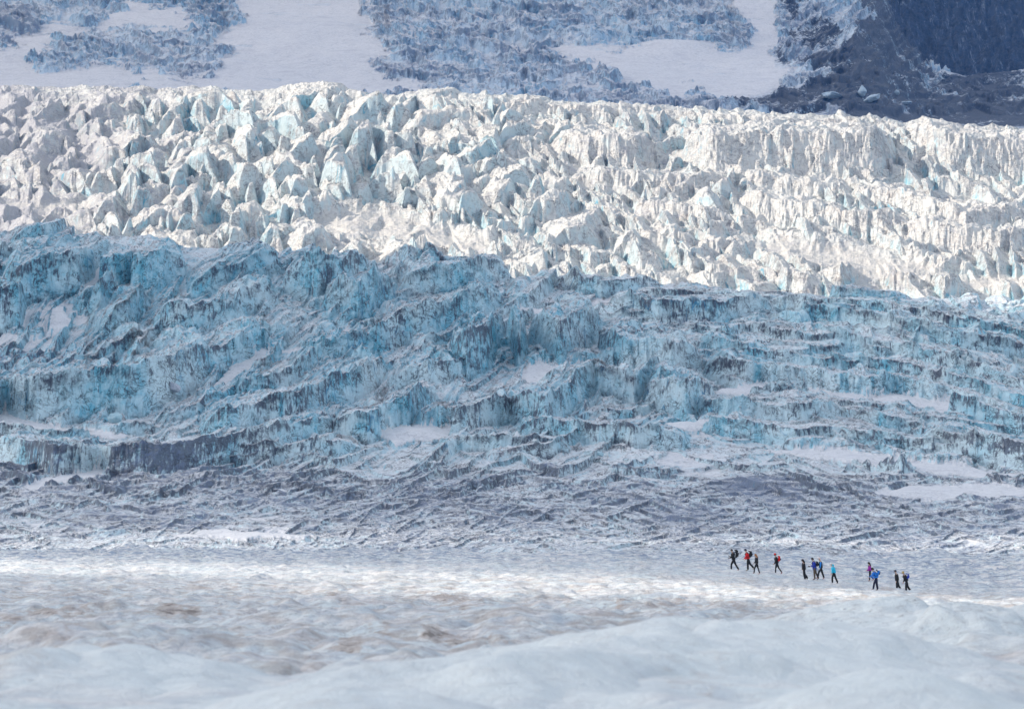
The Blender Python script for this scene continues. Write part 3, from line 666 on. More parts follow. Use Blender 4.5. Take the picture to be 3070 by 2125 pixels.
# ------------------------------------------------------------------ unseen clouds, added and shaped to shade parts of the glacier
def shade_cloud(name, foot, alt, thick, trans, seed, soft=50.0, dens=0.9):
    """foot: outline (x, y, z) of the shade it casts; the cloud hangs along the sun's direction"""
    P3 = [Vector(p) + SUN_DIR * ((alt - p[2]) / SUN_DIR.z) for p in foot]
    xy = np.array([(p.x, p.y) for p in P3]); lo = xy.min(0) - 60; hi = xy.max(0) + 60
    st = max(hi - lo) / 110.0
    gx = np.arange(lo[0], hi[0], st, dtype=np.float32); gy = np.arange(lo[1], hi[1], st, dtype=np.float32)
    GX, GY = np.meshgrid(gx, gy)
    sd = poly_sdf(xy, GX, GY) + 22 * pnoise(GX / 160, GY / 160, seed) + 10 * pnoise(GX / 60, GY / 60, seed + 1)
    th = np.sqrt(np.clip(sd / (thick * 1.2), 0, 1)) * thick
    lump = 1 + 0.35 * pnoise(GX / 90, GY / 90, seed + 2) + 0.2 * pnoise(GX / 35, GY / 35, seed + 3)
    top = alt + th * lump; bot = alt - 0.35 * th * lump
    ny, nx = GX.shape; ins = sd > 0
    vid = {}; vs = []; fs = []; ed = []
    def vert(i, j, k):
        key = (i, j, k if ins[i, j] else 0)
        if key not in vid:
            vid[key] = len(vs); ed.append(float(sstep(0, soft, sd[i, j]))); vs.append((GX[i, j], GY[i, j], (top if k else bot)[i, j] if ins[i, j] else alt))
        return vid[key]
    for i in range(ny - 1):
        for j in range(nx - 1):
            if ins[i:i + 2, j:j + 2].sum() >= 1:
                fs.append([vert(i, j, 1), vert(i, j + 1, 1), vert(i + 1, j + 1, 1), vert(i + 1, j, 1)])
                fs.append([vert(i + 1, j, 0), vert(i + 1, j + 1, 0), vert(i, j + 1, 0), vert(i, j, 0)])
    me = bpy.data.meshes.new(name); me.from_pydata([tuple(map(float, v)) for v in vs], [], fs); me.update()
    me.polygons.foreach_set('use_smooth', [True] * len(me.polygons))
    at = me.attributes.new('body', 'FLOAT', 'POINT'); at.data.foreach_set('value', ed)
    m = NT(name + ' vapour'); t = m.t
    tr = m.n('ShaderNodeBsdfTransparent'); tl = m.n('ShaderNodeBsdfTranslucent'); df = m.n('ShaderNodeBsdfDiffuse')
    tl.inputs[0].default_value = (dens, dens, dens, 1); df.inputs[0].default_value = (0.8, 0.8, 0.8, 1)
    a = m.n('ShaderNodeMixShader'); a.inputs[0].default_value = 0.4; t.links.new(tl.outputs[0], a.inputs[1]); t.links.new(df.outputs[0], a.inputs[2])
    b = m.n('ShaderNodeMixShader'); nz = m.noise(m.pos(), 0.006, 4, 0.6)
    m.put(b.inputs[0], m.math('MULTIPLY', m.attr('body'), m.ramp(nz, 0.3, 0.7, 1 - min(1, trans ** 0.5 * 1.2), 1 - trans ** 0.5 * 0.8)))
    t.links.new(tr.outputs[0], b.inputs[1]); t.links.new(a.outputs[0], b.inputs[2]); t.links.new(b.outputs[0], m.out.inputs[0])
    me.materials.append(m.m)
    o = bpy.data.objects.new(name, me); col.objects.link(o)
    return tag(o, kind='structure')
def gp(u, y, z): return ((u - CX) / F_PX * y, y, z)
def zb(u, y):
    return CAM_H + y * float(v2s(np.interp(y, TY, TV)))
SH = [gp(-2600, 440, 1), gp(400, 470, 2), gp(1535, 480, 2), gp(2300, 500, 3), gp(4600, 500, 3), gp(4600, 900, 30), gp(3400, 1050, 50), gp(2850, 1140, 75), gp(2400, 1290, 95), gp(1900, 1370, 95), gp(1000, 1370, 95), gp(0, 1370, 100), gp(-3000, 1370, 100)]
shade_cloud('shade_cloud', SH, 900, 70, 0.04, 901, 110, 0.66)
SH = [gp(-7000, 1850, 190), gp(300, 2030, 215), gp(400, 2300, 210), gp(4500, 2300, 200), gp(6500, 5200, 700), gp(-7000, 5200, 700)]
shade_cloud('shade_cloud', SH, 1250, 90, 0.12, 902, 60, 0.8)
SH = [(-90, -60, 0), (90, -60, 0), gp(5200, 190, 0), gp(3070, 205, 0), gp(1535, 240, 0), gp(0, 300, 0), gp(-3500, 350, 0)]
shade_cloud('shade_cloud', SH, 880, 35, 0.18, 903, 8)
SH = [gp(-3000, 440, 0), gp(0, 430, 0), gp(1535, 330, 0), gp(3070, 270, 0), gp(6000, 250, 0), gp(6000, 480, 0), gp(2000, 500, 0), gp(-3000, 520, 0)]
shade_cloud('shade_cloud', SH, 890, 30, 0.22, 904, 10)

# ------------------------------------------------------------------ air
import bmesh
bm = bmesh.new(); bmesh.ops.create_cube(bm, size=1.0)
hz0, hz1 = -30.0, 780.0
for v in bm.verts: v.co = Vector((v.co.x * 9600, (v.co.y + 0.5) * 5600 - 100, hz0 if v.co.z < 0 else hz1))
me = bpy.data.meshes.new('haze'); bm.to_mesh(me); bm.free()
hm = bpy.data.materials.new('blue air'); hm.use_nodes = True; ht = hm.node_tree
for n in list(ht.nodes): ht.nodes.remove(n)
ho = ht.nodes.new('ShaderNodeOutputMaterial'); hv = ht.nodes.new('ShaderNodeVolumePrincipled')
hv.inputs['Color'].default_value = (0.10, 0.36, 1.0, 1); hv.inputs['Density'].default_value = 0.000035; hv.inputs['Anisotropy'].default_value = 0.0
ht.links.new(hv.outputs[0], ho.inputs['Volume'])
me.materials.append(hm)
hz = bpy.data.objects.new('haze', me); col.objects.link(hz); tag(hz, kind='stuff')

# ------------------------------------------------------------------ people and their packs
def skin_obj(name, vs, es, rad, mat, parent, sub=1, off=None):
    me = bpy.data.meshes.new(name); me.from_pydata([tuple(v) for v in vs], es, []); me.update()
    o = bpy.data.objects.new(name, me); col.objects.link(o)
    m = o.modifiers.new('s', 'SKIN'); m.use_smooth_shade = True; m.branch_smoothing = 0.6
    for i, rr in enumerate(rad):
        sv = me.skin_vertices[0].data[i]; sv.radius = rr if isinstance(rr, tuple) else (rr, rr); sv.use_root = (i == 0)
    sb = o.modifiers.new('b', 'SUBSURF'); sb.levels = sub; sb.render_levels = sub
    dg = bpy.context.evaluated_depsgraph_get(); ev = o.evaluated_get(dg)
    nm = bpy.data.meshes.new_from_object(ev); nm.name = name
    o.modifiers.clear(); o.data = nm; bpy.data.meshes.remove(me)
    nm.materials.clear(); nm.materials.append(mat)
    o.parent = parent
    return o
def sphere_obj(name, c, rx, ry, rz, mat, parent, cut=None, tilt=0.0, seg=14, ring=9, push=None):
    vs = []; fs = []
    for i in range(ring + 1):
        th = math.pi * i / ring
        for j in range(seg):
            ph = 2 * math.pi * j / seg
            p = Vector((rx * math.sin(th) * math.cos(ph), ry * math.sin(th) * math.sin(ph), rz * math.cos(th)))
            if cut is not None and p.z < cut * rz: p.z = cut * rz + (p.z - cut * rz) * 0.1
            if push: p = push(p)
            x = p.x * math.cos(tilt) - p.z * math.sin(tilt); z = p.x * math.sin(tilt) + p.z * math.cos(tilt)
            vs.append((c[0] + x, c[1] + p.y, c[2] + z))
    for i in range(ring):
        for j in range(seg):
            fs.append((i * seg + j, (i + 1) * seg + j, (i + 1) * seg + (j + 1) % seg, i * seg + (j + 1) % seg))
    me = bpy.data.meshes.new(name); me.from_pydata(vs, [], fs); me.update()
    me.polygons.foreach_set('use_smooth', [True] * len(fs)); me.materials.append(mat)
    o = bpy.data.objects.new(name, me); col.objects.link(o); o.parent = parent
    return o
def box_obj(name, c, size, mat, parent, rot=0.0, bev=0.03, taper=1.0):
    """rounded box, rotated in the walking plane"""
    import bmesh
    bm = bmesh.new(); bmesh.ops.create_cube(bm, size=1.0)
    for v in bm.verts:
        k = taper if v.co.z > 0 else 1.0
        v.co = Vector((v.co.x * size[0] * k, v.co.y * size[1] * k, v.co.z * size[2]))
    bmesh.ops.bevel(bm, geom=list(bm.edges), offset=min(bev, 0.45 * min(size)), segments=3, profile=0.6, affect='EDGES')
    for v in bm.verts:
        x = v.co.x * math.cos(rot) - v.co.z * math.sin(rot); z = v.co.x * math.sin(rot) + v.co.z * math.cos(rot)
        v.co = Vector((c[0] + x, c[1] + v.co.y, c[2] + z))
    me = bpy.data.meshes.new(name); bm.to_mesh(me); bm.free(); me.materials.append(mat)
    me.polygons.foreach_set('use_smooth', [True] * len(me.polygons))
    o = bpy.data.objects.new(name, me); col.objects.link(o); o.parent = parent
    return o
_mc = {}
def cloth(nm, c, rough=0.8):
    if nm not in _mc: _mc[nm] = plain(nm, c, rough, tuple(x * 0.75 for x in c), 18.0, 0.01)
    return _mc[nm]
SKIN = cloth('skin', (0.55, 0.33, 0.24), 0.55); BLACK = cloth('black fabric', (0.010, 0.010, 0.012)); NAVY = cloth('navy fabric', (0.008, 0.011, 0.045))
EYE = cloth('dark eye', (0.02, 0.015, 0.012), 0.3)
def place_empty(name, loc):
    o = bpy.data.objects.new(name, None); col.objects.link(o); o.location = loc; o.empty_display_size = 0.3
    return o
def person(u, vf, hgt, label, lean=6, head=12, legs=((25, 15), (-20, 12)), arms=((12, 25), (-18, 15)), jacket=BLACK, trousers=BLACK, boots=BLACK,
           hat=None, brim=False, hair=None, long_hair=False, hood=False, loose=1.0, long_jacket=0.0, bulk=1.0, glove=None, glasses=False,
           yoke=None, sleeve=None, pack=None, camera_=False, pole=False, y0=355, yaw=0.0):
    y, z = A.ground(u, vf, y0)
    s = hgt / 1.75
    root = place_empty('person', ((u - CX) / F_PX * y, y, z - 0.01)); tag(root, label, 'person', 'hikers crossing the glacier in a line')
    rd = math.radians
    def d(a): return Vector((-math.sin(rd(a)), 0, -math.cos(rd(a))))
    S = lambda v: Vector(v) * s
    thigh, shank = 0.44, 0.43
    joints = []
    low = 0
    for k, (a, f) in enumerate(legs):
        hip = Vector((0, -0.095 if k == 0 else 0.095, 0)); kn = hip + d(a) * thigh; an_ = kn + d(a - f) * shank
        toe_p = 0 if abs(a - f) < 12 else ((a - f) * 0.7 if a - f > 0 else (a - f) * 0.9)
        fd = Vector((-math.cos(rd(toe_p)), 0, math.sin(rd(toe_p))))
        up = Vector((math.sin(rd(toe_p)), 0, math.cos(rd(toe_p))))
        heel = an_ - fd * 0.05 - up * 0.06; toe = an_ + fd * 0.17 - up * 0.065
        joints.append((hip, kn, an_, heel, toe)); low = min(low, heel.z - 0.035, toe.z - 0.03)
    off = Vector((0, 0, -low))
    J = [[p + off for p in j] for j in joints]
    pel = off.copy()
    up = Vector((-math.sin(rd(lean)), 0, math.cos(rd(lean)))); fw = Vector((-math.cos(rd(lean)), 0, -math.sin(rd(lean))))
    up2 = Vector((-math.sin(rd(lean * 1.5)), 0, math.cos(rd(lean * 1.5))))
    belly = pel + up * 0.17 + fw * 0.01; chest = belly + up2 * 0.20; nb = chest + up2 * 0.15 - fw * 0.0
    hu = Vector((-math.sin(rd(head + lean)), 0, math.cos(rd(head + lean)))); hf = Vector((-math.cos(rd(head + lean)), 0, -math.sin(rd(head + lean))))
    neck = nb + (up2 + hu) * 0.04; jaw = neck + hu * 0.05 + hf * 0.025; mid = jaw + hu * 0.085 - hf * 0.012; top = mid + hu * 0.07 - hf * 0.005
    # ---- body: one continuous skin
    vs = [pel, belly, chest, nb, neck, jaw, mid, top, jaw + hu * 0.055 + hf * 0.088, jaw + hf * 0.055 - hu * 0.005]
    es = [(0, 1), (1, 2), (2, 3), (3, 4), (4, 5), (5, 6), (6, 7), (6, 8), (5, 9)]
    rad = [(0.10, 0.12), (0.09, 0.11), (0.10, 0.13), (0.06, 0.09), 0.05, (0.062, 0.066), (0.088, 0.074), (0.062, 0.056), 0.014, 0.028]
    HJ = []
    for k, (a, f) in enumerate(arms):
        sg = -1 if k == 0 else 1
        sh = nb - up2 * 0.045 + Vector((0, sg * 0.175, 0)); eb = sh + d(a) * 0.285 + Vector((0, sg * 0.03, 0)); wr = eb + d(a + f) * 0.25 + Vector((0, -sg * 0.02, 0))
        pm = wr + d(a + f) * 0.075
        HJ.append((sh, eb, wr, pm, a + f))
        b0 = len(vs); vs += [sh, eb, wr, pm]; es += [(3, b0), (b0, b0 + 1), (b0 + 1, b0 + 2), (b0 + 2, b0 + 3)]; rad += [0.055, 0.042, 0.028, (0.018, 0.038)]
    for k in range(2):
        hp, kn, an_, heel, toe = J[k]
        b0 = len(vs); vs += [hp, kn, an_, toe]; es += [(0, b0), (b0, b0 + 1), (b0 + 1, b0 + 2), (b0 + 2, b0 + 3)]; rad += [0.085, 0.055, 0.038, 0.03]
    skin_obj('body', [v * s for v in vs], es, [tuple(q * s for q in x) if isinstance(x, tuple) else x * s for x in rad], SKIN, root)
    # ---- hands: five fingers each, loosely curled
    for k, (sh, eb, wr, pm, ang) in enumerate(HJ):
        fd = d(ang); cu = d(ang + 75); hv = [wr + fd * 0.02, pm]; he = [(0, 1)]; hr = [(0.016, 0.03), (0.014, 0.036)]
        for q in range(4):
            L = (0.072, 0.082, 0.076, 0.058)[q]; oy = (-0.027, -0.009, 0.009, 0.027)[q]
            b0 = len(hv); p0 = pm + Vector((0, oy, 0)) + fd * 0.012; p1 = p0 + (fd * 0.75 + cu * 0.4) * L * 0.5; p2 = p1 + (fd * 0.25 + cu * 0.9) * L * 0.5
            hv += [p0, p1, p2]; he += [(1, b0), (b0, b0 + 1), (b0 + 1, b0 + 2)]; hr += [0.0095, 0.0085, 0.0075]
        b0 = len(hv); sg = 1 if k == 0 else -1
        hv += [pm - fd * 0.03 + cu * 0.03, pm + cu * 0.045 + fd * 0.02]; he += [(0, b0), (b0, b0 + 1)]; hr += [0.011, 0.009]
        gm = glove if glove is not None else (BLACK if k == 0 and pole else None)
        skin_obj('glove' if gm else 'hand', [v * s for v in hv], he, [tuple(q * s * 1.1 for q in x) if isinstance(x, tuple) else x * s for x in hr], gm or SKIN, root)
    # ---- trousers
    lo = loose
    vs = [pel + Vector((0, 0, 0.03)), pel + up * 0.15]; es = [(0, 1)]; rad = [(0.135, 0.155), (0.125, 0.15)]
    for k in range(2):
        hp, kn, an_, heel, toe = J[k]; md = (hp + kn) / 2; ms = (kn + an_) / 2
        b0 = len(vs); vs += [hp + d(legs[k][0]) * 0.05, md, kn, ms, an_ + (an_ - kn).normalized() * 0.015]
        es += [(0, b0), (b0, b0 + 1), (b0 + 1, b0 + 2), (b0 + 2, b0 + 3), (b0 + 3, b0 + 4)]; rad += [0.115, 0.108 * (0.8 + 0.2 * lo), 0.08 * lo, 0.078 * lo, 0.074 * lo]
    skin_obj('trousers', [v * s for v in vs], es, [tuple(q * s for q in x) if isinstance(x, tuple) else x * s for x in rad], trousers, root)
    # ---- boots
    for k in range(2):
        hp, kn, an_, heel, toe = J[k]
        vs = [an_ + (kn - an_).normalized() * 0.07, an_, heel + (toe - heel) * 0.12, (heel + toe) / 2, toe]; es = [(0, 1), (1, 2), (1, 3), (3, 4)]
        skin_obj('boot', [v * s for v in vs], es, [x * s for x in (0.052, 0.053, 0.042, 0.046, 0.038)], boots, root)
    # ---- jacket
    bk = bulk * 1.1
    hem = pel - up * (0.03 + long_jacket)
    def jk(vs, es, rad, name, mat): return skin_obj(name, [v * s for v in vs], es, [tuple(q * s for q in x) if isinstance(x, tuple) else x * s for x in rad], mat, root)
    jk([hem, pel + up * 0.08, belly, chest, nb - up2 * 0.03, neck - hu * 0.01], [(0, 1), (1, 2), (2, 3), (3, 4), (4, 5)],
       [(0.150 * bk, 0.175 * bk), (0.148 * bk, 0.168 * bk), (0.140 * bk, 0.16 * bk), (0.150 * bk, 0.185), (0.105 * bk, 0.15), (0.062, 0.066)], 'jacket', jacket)
    for k, (sh, eb, wr, pm, ang) in enumerate(HJ):
        jk([sh - (eb - sh) * 0.12, (sh + eb) / 2, eb, (eb + wr) / 2, wr], [(0, 1), (1, 2), (2, 3), (3, 4)], [0.08 * bk, 0.07 * bk, 0.058 * bk, 0.052, 0.045], 'sleeve', sleeve or jacket)
    if yoke is not None:
        jk([chest + up2 * 0.02, nb - up2 * 0.025, neck - hu * 0.005], [(0, 1), (1, 2)], [(0.158 * bk, 0.195), (0.118 * bk, 0.165), (0.068, 0.072)], 'jacket_yoke', yoke)
    if hood:
        jk([nb - fw * 0.07, neck - fw * 0.08, mid - hf * 0.03], [(0, 1), (1, 2)], [(0.07, 0.1), (0.09, 0.1), (0.115, 0.105)], 'hood', jacket if hood is True else hood)
    # ---- head
    tl = -rd(head + lean)
    hc = (mid + hu * 0.015) * s
    for sg in (-1, 1):
        e = (jaw + hu * 0.075 + hf * 0.072 + Vector((0, sg * 0.03, 0))) * s
        sphere_obj('eye', e, 0.012 * s, 0.012 * s, 0.012 * s, EYE, root, seg=8, ring=5)
        er = (mid - hu * 0.01 + Vector((0, sg * 0.078, 0))) * s
        sphere_obj('ear', er, 0.02 * s, 0.01 * s, 0.032 * s, SKIN, root, tilt=tl, seg=8, ring=5)
    if hair is not None:
        sphere_obj('hair', hc - hf * 0.018 * s, 0.108 * s, 0.092 * s, 0.112 * s, hair, root, cut=-0.55 if not long_hair else -0.75, tilt=tl + 0.45)
        if long_hair:
            jk([mid - hf * 0.06, neck - fw * 0.075, chest - fw * 0.13 + up2 * 0.06], [(0, 1), (1, 2)], [(0.07, 0.085), (0.055, 0.08), (0.03, 0.05)], 'hair_tail', hair)
    if hat is not None:
        sphere_obj('hat', hc + hu * 0.02 * s, 0.120 * s, 0.103 * s, 0.112 * s, hat, root, cut=-0.12 if brim else -0.35, tilt=tl + 0.12)
    if brim:
        bmat = hat if brim is True else brim
        box_obj('cap_brim', (hc + hf * 0.15 * s + hu * 0.02 * s), (0.12 * s, 0.15 * s, 0.014 * s), bmat, root, rot=tl - 0.1, bev=0.006)
    if glasses:
        box_obj('sunglasses', (jaw + hu * 0.078 + hf * 0.09) * s, (0.02 * s, 0.15 * s, 0.035 * s), BLACK, root, rot=tl, bev=0.008)
    # ---- carried things stay top-level
    base = root.location
    if pack:
        pr = place_empty('backpack', base + (chest - fw * 0.3) * s); tag(pr, pack['label'], 'backpack', 'backpacks of the hikers')
        hgt_, dep = pack.get('h', 0.5), pack.get('d', 0.22); rot = -rd(lean * 1.4)
        c0 = (chest - fw * (0.14 * bk + dep / 2 - 0.01) + up2 * (pack.get('up', 0.0))) * s
        o0 = Vector(pr.location) - base
        c0 = c0 - o0
        box_obj('pack_body', c0, (dep * s, 0.30 * s, hgt_ * s), pack['m'], pr, rot=rot, bev=0.075 * s, taper=0.86)
        uu = Vector((-math.sin(-rot), 0, math.cos(-rot))); ff = Vector((-math.cos(-rot), 0, -math.sin(-rot)))
        box_obj('pack_lid', c0 + uu * (hgt_ / 2 * s) , (dep * 0.9 * s, 0.26 * s, 0.09 * s), pack.get('lid', pack['m']), pr, rot=rot, bev=0.035 * s)
        box_obj('front_pocket', c0 - ff * (dep / 2 * s) - uu * hgt_ * 0.14 * s, (0.09 * s, 0.22 * s, hgt_ * 0.5 * s), pack.get('pocket', pack['m']), pr, rot=rot, bev=0.035 * s)
        for sg in (-1, 1):
            q = [nb * s - o0 + Vector((0, sg * 0.09, 0)) * s - fw * 0.09 * s, nb * s - o0 + up2 * 0.035 * s + Vector((0, sg * 0.095, 0)) * s, chest * s - o0 + fw * 0.155 * bk * s + up2 * 0.04 * s + Vector((0, sg * 0.1, 0)) * s, belly * s - o0 + fw * 0.04 * s + Vector((0, sg * 0.165, 0)) * s, belly * s - o0 - fw * 0.14 * s + Vector((0, sg * 0.14, 0)) * s]
            skin_obj('shoulder_strap', q, [(0, 1), (1, 2), (2, 3), (3, 4)], [(0.012, 0.022)] * 5, BLACK, pr)
        if pack.get('stripe'):
            box_obj('white_tube', c0 + ff * (dep * 0.42 * s) - uu * 0.06 * s + Vector((0, -0.165 * s, 0)), (0.035 * s, 0.035 * s, 0.34 * s), cloth('white plastic', (0.8, 0.8, 0.82), 0.4), pr, rot=rot, bev=0.012)
    if camera_:
        pm = HJ[0][3]; cr = place_empty('camera', base + (pm + Vector((-0.06, 0.03, 0))) * s); tag(cr, 'small black camera held in front of the hiker in the royal blue jacket', 'camera')
        box_obj('camera_body', Vector((0, 0, 0)), (0.07, 0.14, 0.10), BLACK, cr, bev=0.012)
        box_obj('lens', Vector((-0.06, 0, 0)), (0.07, 0.075, 0.075), BLACK, cr, bev=0.03)
    if pole:
        pm = HJ[0][3] * s; tip = Vector((pm.x - 0.03, pm.y - 0.02, -0.02)); pr = place_empty('trekking_pole', base + tip)
        tag(pr, 'thin grey trekking pole planted by the front hiker with the big black pack', 'trekking pole')
        topp = pm - tip + Vector((0.0, 0, 0.04))
        skin_obj('pole_shaft', [Vector((0, 0, 0)), topp * 0.5, topp * 0.9], [(0, 1), (1, 2)], [0.006, 0.008, 0.009], cloth('grey metal', (0.35, 0.37, 0.42), 0.4), pr)
        skin_obj('grip', [topp * 0.88, topp * 1.03], [(0, 1)], [0.016, 0.017], BLACK, pr)
    return root

TAN = cloth('tan boot leather', (0.28, 0.13, 0.08)); RUST = cloth('reddish boot leather', (0.30, 0.10, 0.09)); ORANGE = cloth('orange boot leather', (0.42, 0.14, 0.06)); GREYB = cloth('grey boot leather', (0.22, 0.22, 0.24))
RED = cloth('bright red fabric', (0.75, 0.012, 0.015)); GINGER = cloth('ginger hair', (0.42, 0.17, 0.05)); BLUE = cloth('royal blue fabric', (0.02, 0.05, 0.42)); BROWN = cloth('brown fabric', (0.12, 0.085, 0.055))
SKYB = cloth('sky blue fabric', (0.03, 0.28, 0.80)); CYAN = cloth('cyan fabric', (0.02, 0.55, 0.80)); WHITE = cloth('white fabric', (0.78, 0.76, 0.76)); MAG = cloth('magenta fabric', (0.36, 0.015, 0.36))
DKHAIR = cloth('dark brown hair', (0.03, 0.018, 0.014)); BLOND = cloth('blond hair', (0.52, 0.36, 0.12)); MBLUE = cloth('medium blue fabric', (0.015, 0.20, 0.70)); PINKW = cloth('pale pink fabric', (0.75, 0.55, 0.50))
person(2199, 1710, 1.80, 'person in black with a very big black backpack leading the line', lean=6, head=14, legs=((27, 27), (-21, 12)), arms=((0, 105), (5, 70)), boots=TAN, hat=BLACK, brim=True, pole=True, trousers=BLACK, loose=1.05, glove=BLACK,
       pack=dict(label='very big black backpack with a white tube on its side', m=BLACK, h=0.62, d=0.27, up=0.06, stripe=True))
person(2242, 1709, 1.76, 'person in a red jacket with black shoulders and a dark woolly hat', lean=9, head=12, legs=((4, 6), (-22, 22)), arms=((18, 25), (4, 20)), jacket=RED, sleeve=RED, yoke=BLACK, boots=cloth('pale boot leather', (0.32, 0.30, 0.24)), hat=NAVY, loose=1.2, bulk=1.05,
       pack=dict(label='drooping black backpack on the hiker in the red jacket', m=BLACK, h=0.5, d=0.24, up=-0.02))
person(2268, 1722, 1.64, 'person with long ginger hair and all black clothes without a pack', lean=3, head=16, legs=((26, 18), (-16, 2)), arms=((8, 40), (-6, 20)), boots=RUST, hair=GINGER, long_hair=True, loose=0.85, bulk=0.9)
person(2328, 1722, 1.72, 'person in black with a red hat and a small red backpack', lean=5, head=12, legs=((14, 12), (-24, 12)), arms=((4, 35), (0, 30)), boots=RUST, hat=RED, brim=BLACK, hair=DKHAIR, loose=0.85,
       pack=dict(label='small red backpack with a black lower half', m=RED, h=0.42, d=0.19, up=0.0, pocket=BLACK))
person(2409, 1740, 1.68, 'person in a black coat and wide black trousers with pale gloves', lean=2, head=14, legs=((-2, 10), (-8, 28)), arms=((6, 6), (2, 4)), jacket=cloth('dark brown fabric', (0.018, 0.014, 0.016)), hair=DKHAIR, hat=DKHAIR, hood=True, loose=1.35, long_jacket=0.1, glove=WHITE, bulk=1.08)
person(2441, 1737, 1.78, 'person in a long royal blue jacket and brown trousers holding a camera', lean=6, head=18, legs=((4, 10), (-16, 14)), arms=((0, 80), (10, 70)), jacket=BLUE, trousers=BROWN, boots=cloth('brown boot leather', (0.10, 0.065, 0.045)), hair=DKHAIR, hat=BLACK, long_jacket=0.2, bulk=1.05, camera_=True,
       pack=dict(label='small black backpack hanging low on the royal blue jacket', m=BLACK, h=0.38, d=0.2, up=-0.08))
person(2460, 1737, 1.72, 'person in a black vest with sky blue sleeves and a pale hat', lean=3, head=14, legs=((26, 14), (-16, 4)), arms=((2, 10), (-14, 12)), sleeve=SKYB, boots=RUST, hat=PINKW, brim=BLACK, loose=1.15, glove=WHITE)
person(2499, 1751, 1.72, 'person in a bright cyan hooded jacket with a white cap', lean=8, head=22, legs=((20, 22), (-18, 6)), arms=((8, 10), (4, 8)), jacket=CYAN, hat=WHITE, brim=BLACK, hood=True, loose=1.15, bulk=1.08, long_jacket=0.06)
person(2607, 1741, 1.60, 'person in a magenta jacket with a black hat and sunglasses', lean=4, head=6, legs=((6, 6), (-2, 46)), arms=((6, 60), (0, 50)), jacket=MAG, yoke=BLACK, boots=ORANGE, hat=BLACK, hair=DKHAIR, long_hair=True, loose=0.85, glasses=True, bulk=0.95)
person(2626, 1769, 1.74, 'person in a medium blue jacket and navy trousers bending forward', lean=16, head=8, legs=((24, 14), (-4, 6)), arms=((38, 14), (10, 10)), jacket=MBLUE, trousers=NAVY, boots=GREYB, hat=BLACK, hair=DKHAIR, loose=1.15, bulk=1.12,
       pack=dict(label='black and blue backpack on the hiker in the medium blue jacket', m=MBLUE, h=0.42, d=0.2, up=-0.04, pocket=BLACK, lid=BLACK))
person(2688, 1776, 1.76, 'person in black with a black peaked cap and no backpack', lean=4, head=16, legs=((3, 5), (-18, 14)), arms=((0, 8), (-6, 10)), hat=BLACK, brim=True, loose=1.2)
person(2716, 1778, 1.68, 'person with blond hair and a dark visor bending forward in black', lean=14, head=14, legs=((6, 8), (-14, 18)), arms=((6, 12), (2, 10)), hair=BLOND, brim=BLACK, loose=1.2, bulk=1.1,
       pack=dict(label='narrow royal blue backpack on the last hiker of the line', m=BLUE, h=0.46, d=0.13, up=-0.04))

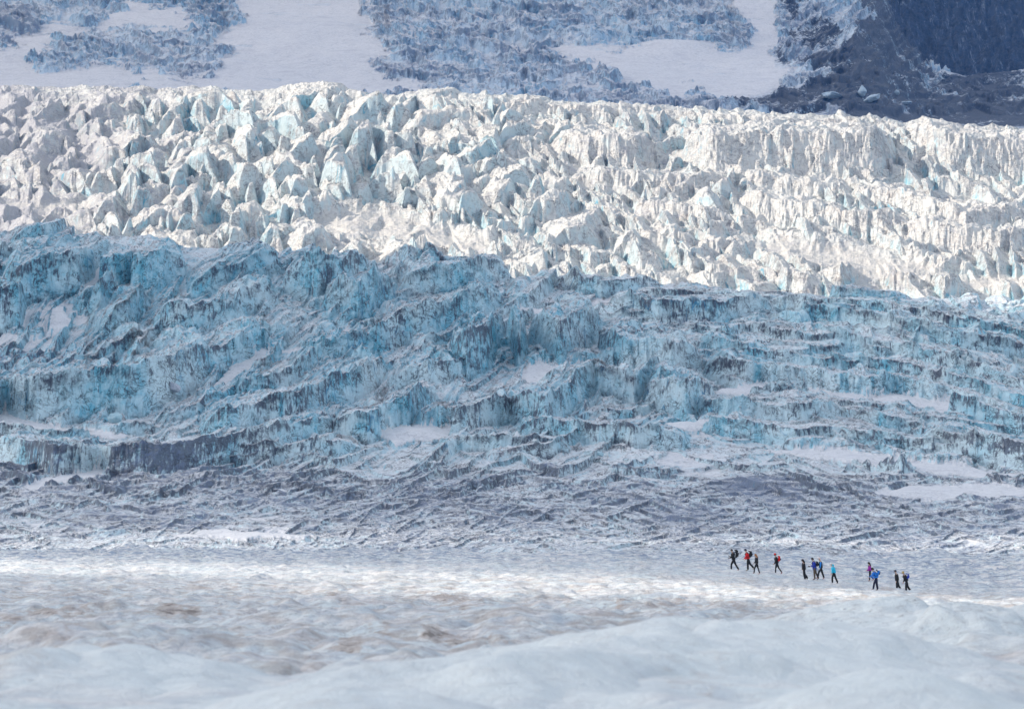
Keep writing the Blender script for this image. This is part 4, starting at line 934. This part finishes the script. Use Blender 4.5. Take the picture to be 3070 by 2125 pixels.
# ------------------------------------------------------------------ loose blocks of ice
def block(z_, u, v, w, h, d_, seed, label, mat, point=0.0, y0=None, tilt=0.0):
    c = np.argmin(np.abs(UC - u)); vd = z_.V[:, c] - z_.H[:, c]
    run = np.minimum.accumulate(np.concatenate([[1e9], vd[:-1]]))     # hidden behind what is nearer
    ok = np.nonzero((vd < run) & (np.abs(vd - v) < 3))[0]
    j = ok[0] if len(ok) else int(np.argmin(np.abs(vd - v)))
    y = float(z_.y[j]); z = float(z_.Z[j, c]); k = y / F_PX
    r_ = np.random.default_rng(seed)
    import bmesh
    bm = bmesh.new(); bmesh.ops.create_icosphere(bm, subdivisions=4, radius=1.0)
    planes = [(Vector(r_.normal(size=3)).normalized(), r_.uniform(0.55, 0.85)) for _ in range(14)]
    for q in bm.verts:
        p = q.co.normalized(); rr = 1.0
        for n_, dd in planes:
            t_ = p.dot(n_)
            if t_ > 1e-3: rr = min(rr, dd / t_)
        p = p * rr * (1 + 0.04 * r_.normal())
        if point and p.z > 0: p.x *= 1 - point * min(1, p.z); p.y *= 1 - point * min(1, p.z)
        x_ = p.x * w / 2 * k; zz = (p.z * 0.5 + 0.42) * h * k
        q.co = Vector((x_ * math.cos(tilt) - zz * math.sin(tilt), p.y * d_ * k, x_ * math.sin(tilt) + zz * math.cos(tilt)))
    me = bpy.data.meshes.new('ice_block'); bm.to_mesh(me); bm.free(); me.materials.append(mat)
    o = bpy.data.objects.new('ice_block', me); col.objects.link(o)
    o.location = ((u - CX) * k, y, z)
    return tag(o, label, 'ice block', 'loose ice blocks')
def block_mat(name, a, b, sc):
    m = NT(name); P = m.pos(); n = m.noise(P, sc, 6, 0.65, 0.6)
    m.put(m.b.inputs['Base Color'], m.mix(m.ramp(n, 0.35, 0.65), a, b)); m.b.inputs['Roughness'].default_value = 0.5
    m.put(m.b.inputs['Normal'], m.bump(n, 0.4 / sc, 0.6)); return m.m
ib1 = block_mat('dusty ice', (0.58, 0.60, 0.66), (0.42, 0.44, 0.52), 1.2); ib2 = block_mat('clear ice', (0.50, 0.66, 0.72), (0.34, 0.54, 0.62), 1.0); ib3 = block_mat('far ice', (0.50, 0.60, 0.68), (0.34, 0.44, 0.54), 0.25)
block(B, 515, 1175, 46, 36, 26, 1, 'rounded pale grey ice boulder wedged in the shaded gully of the icefall', ib1, tilt=-0.35)
block(B, 347, 1265, 52, 38, 26, 2, 'blocky light blue ice chunk on the snow ledge below the smooth shaded ice wall', ib2)
block(B, 1800, 1366, 22, 20, 12, 3, 'small bluish ice chunk among dark streaked ice below the long snow strips', ib2)
block(D, 2492, 296, 74, 30, 30, 4, 'broad smooth dome of pale ice on the dark moraine', ib3)
block(D, 2588, 292, 40, 44, 24, 5, 'pointed pale ice pinnacle standing on the dark moraine', ib3, point=0.85)
block(D, 2622, 302, 62, 26, 26, 6, 'slanting pale ice slab beside the pointed pinnacle on the moraine', ib3, tilt=0.3)
block(D, 2691, 286, 20, 22, 14, 7, 'small upright ice cube on the rubble right of the pinnacle', ib3)
block(D, 2722, 312, 34, 13, 14, 8, 'low flat sliver of pale ice on the moraine nearest the sunlit crest', ib3)
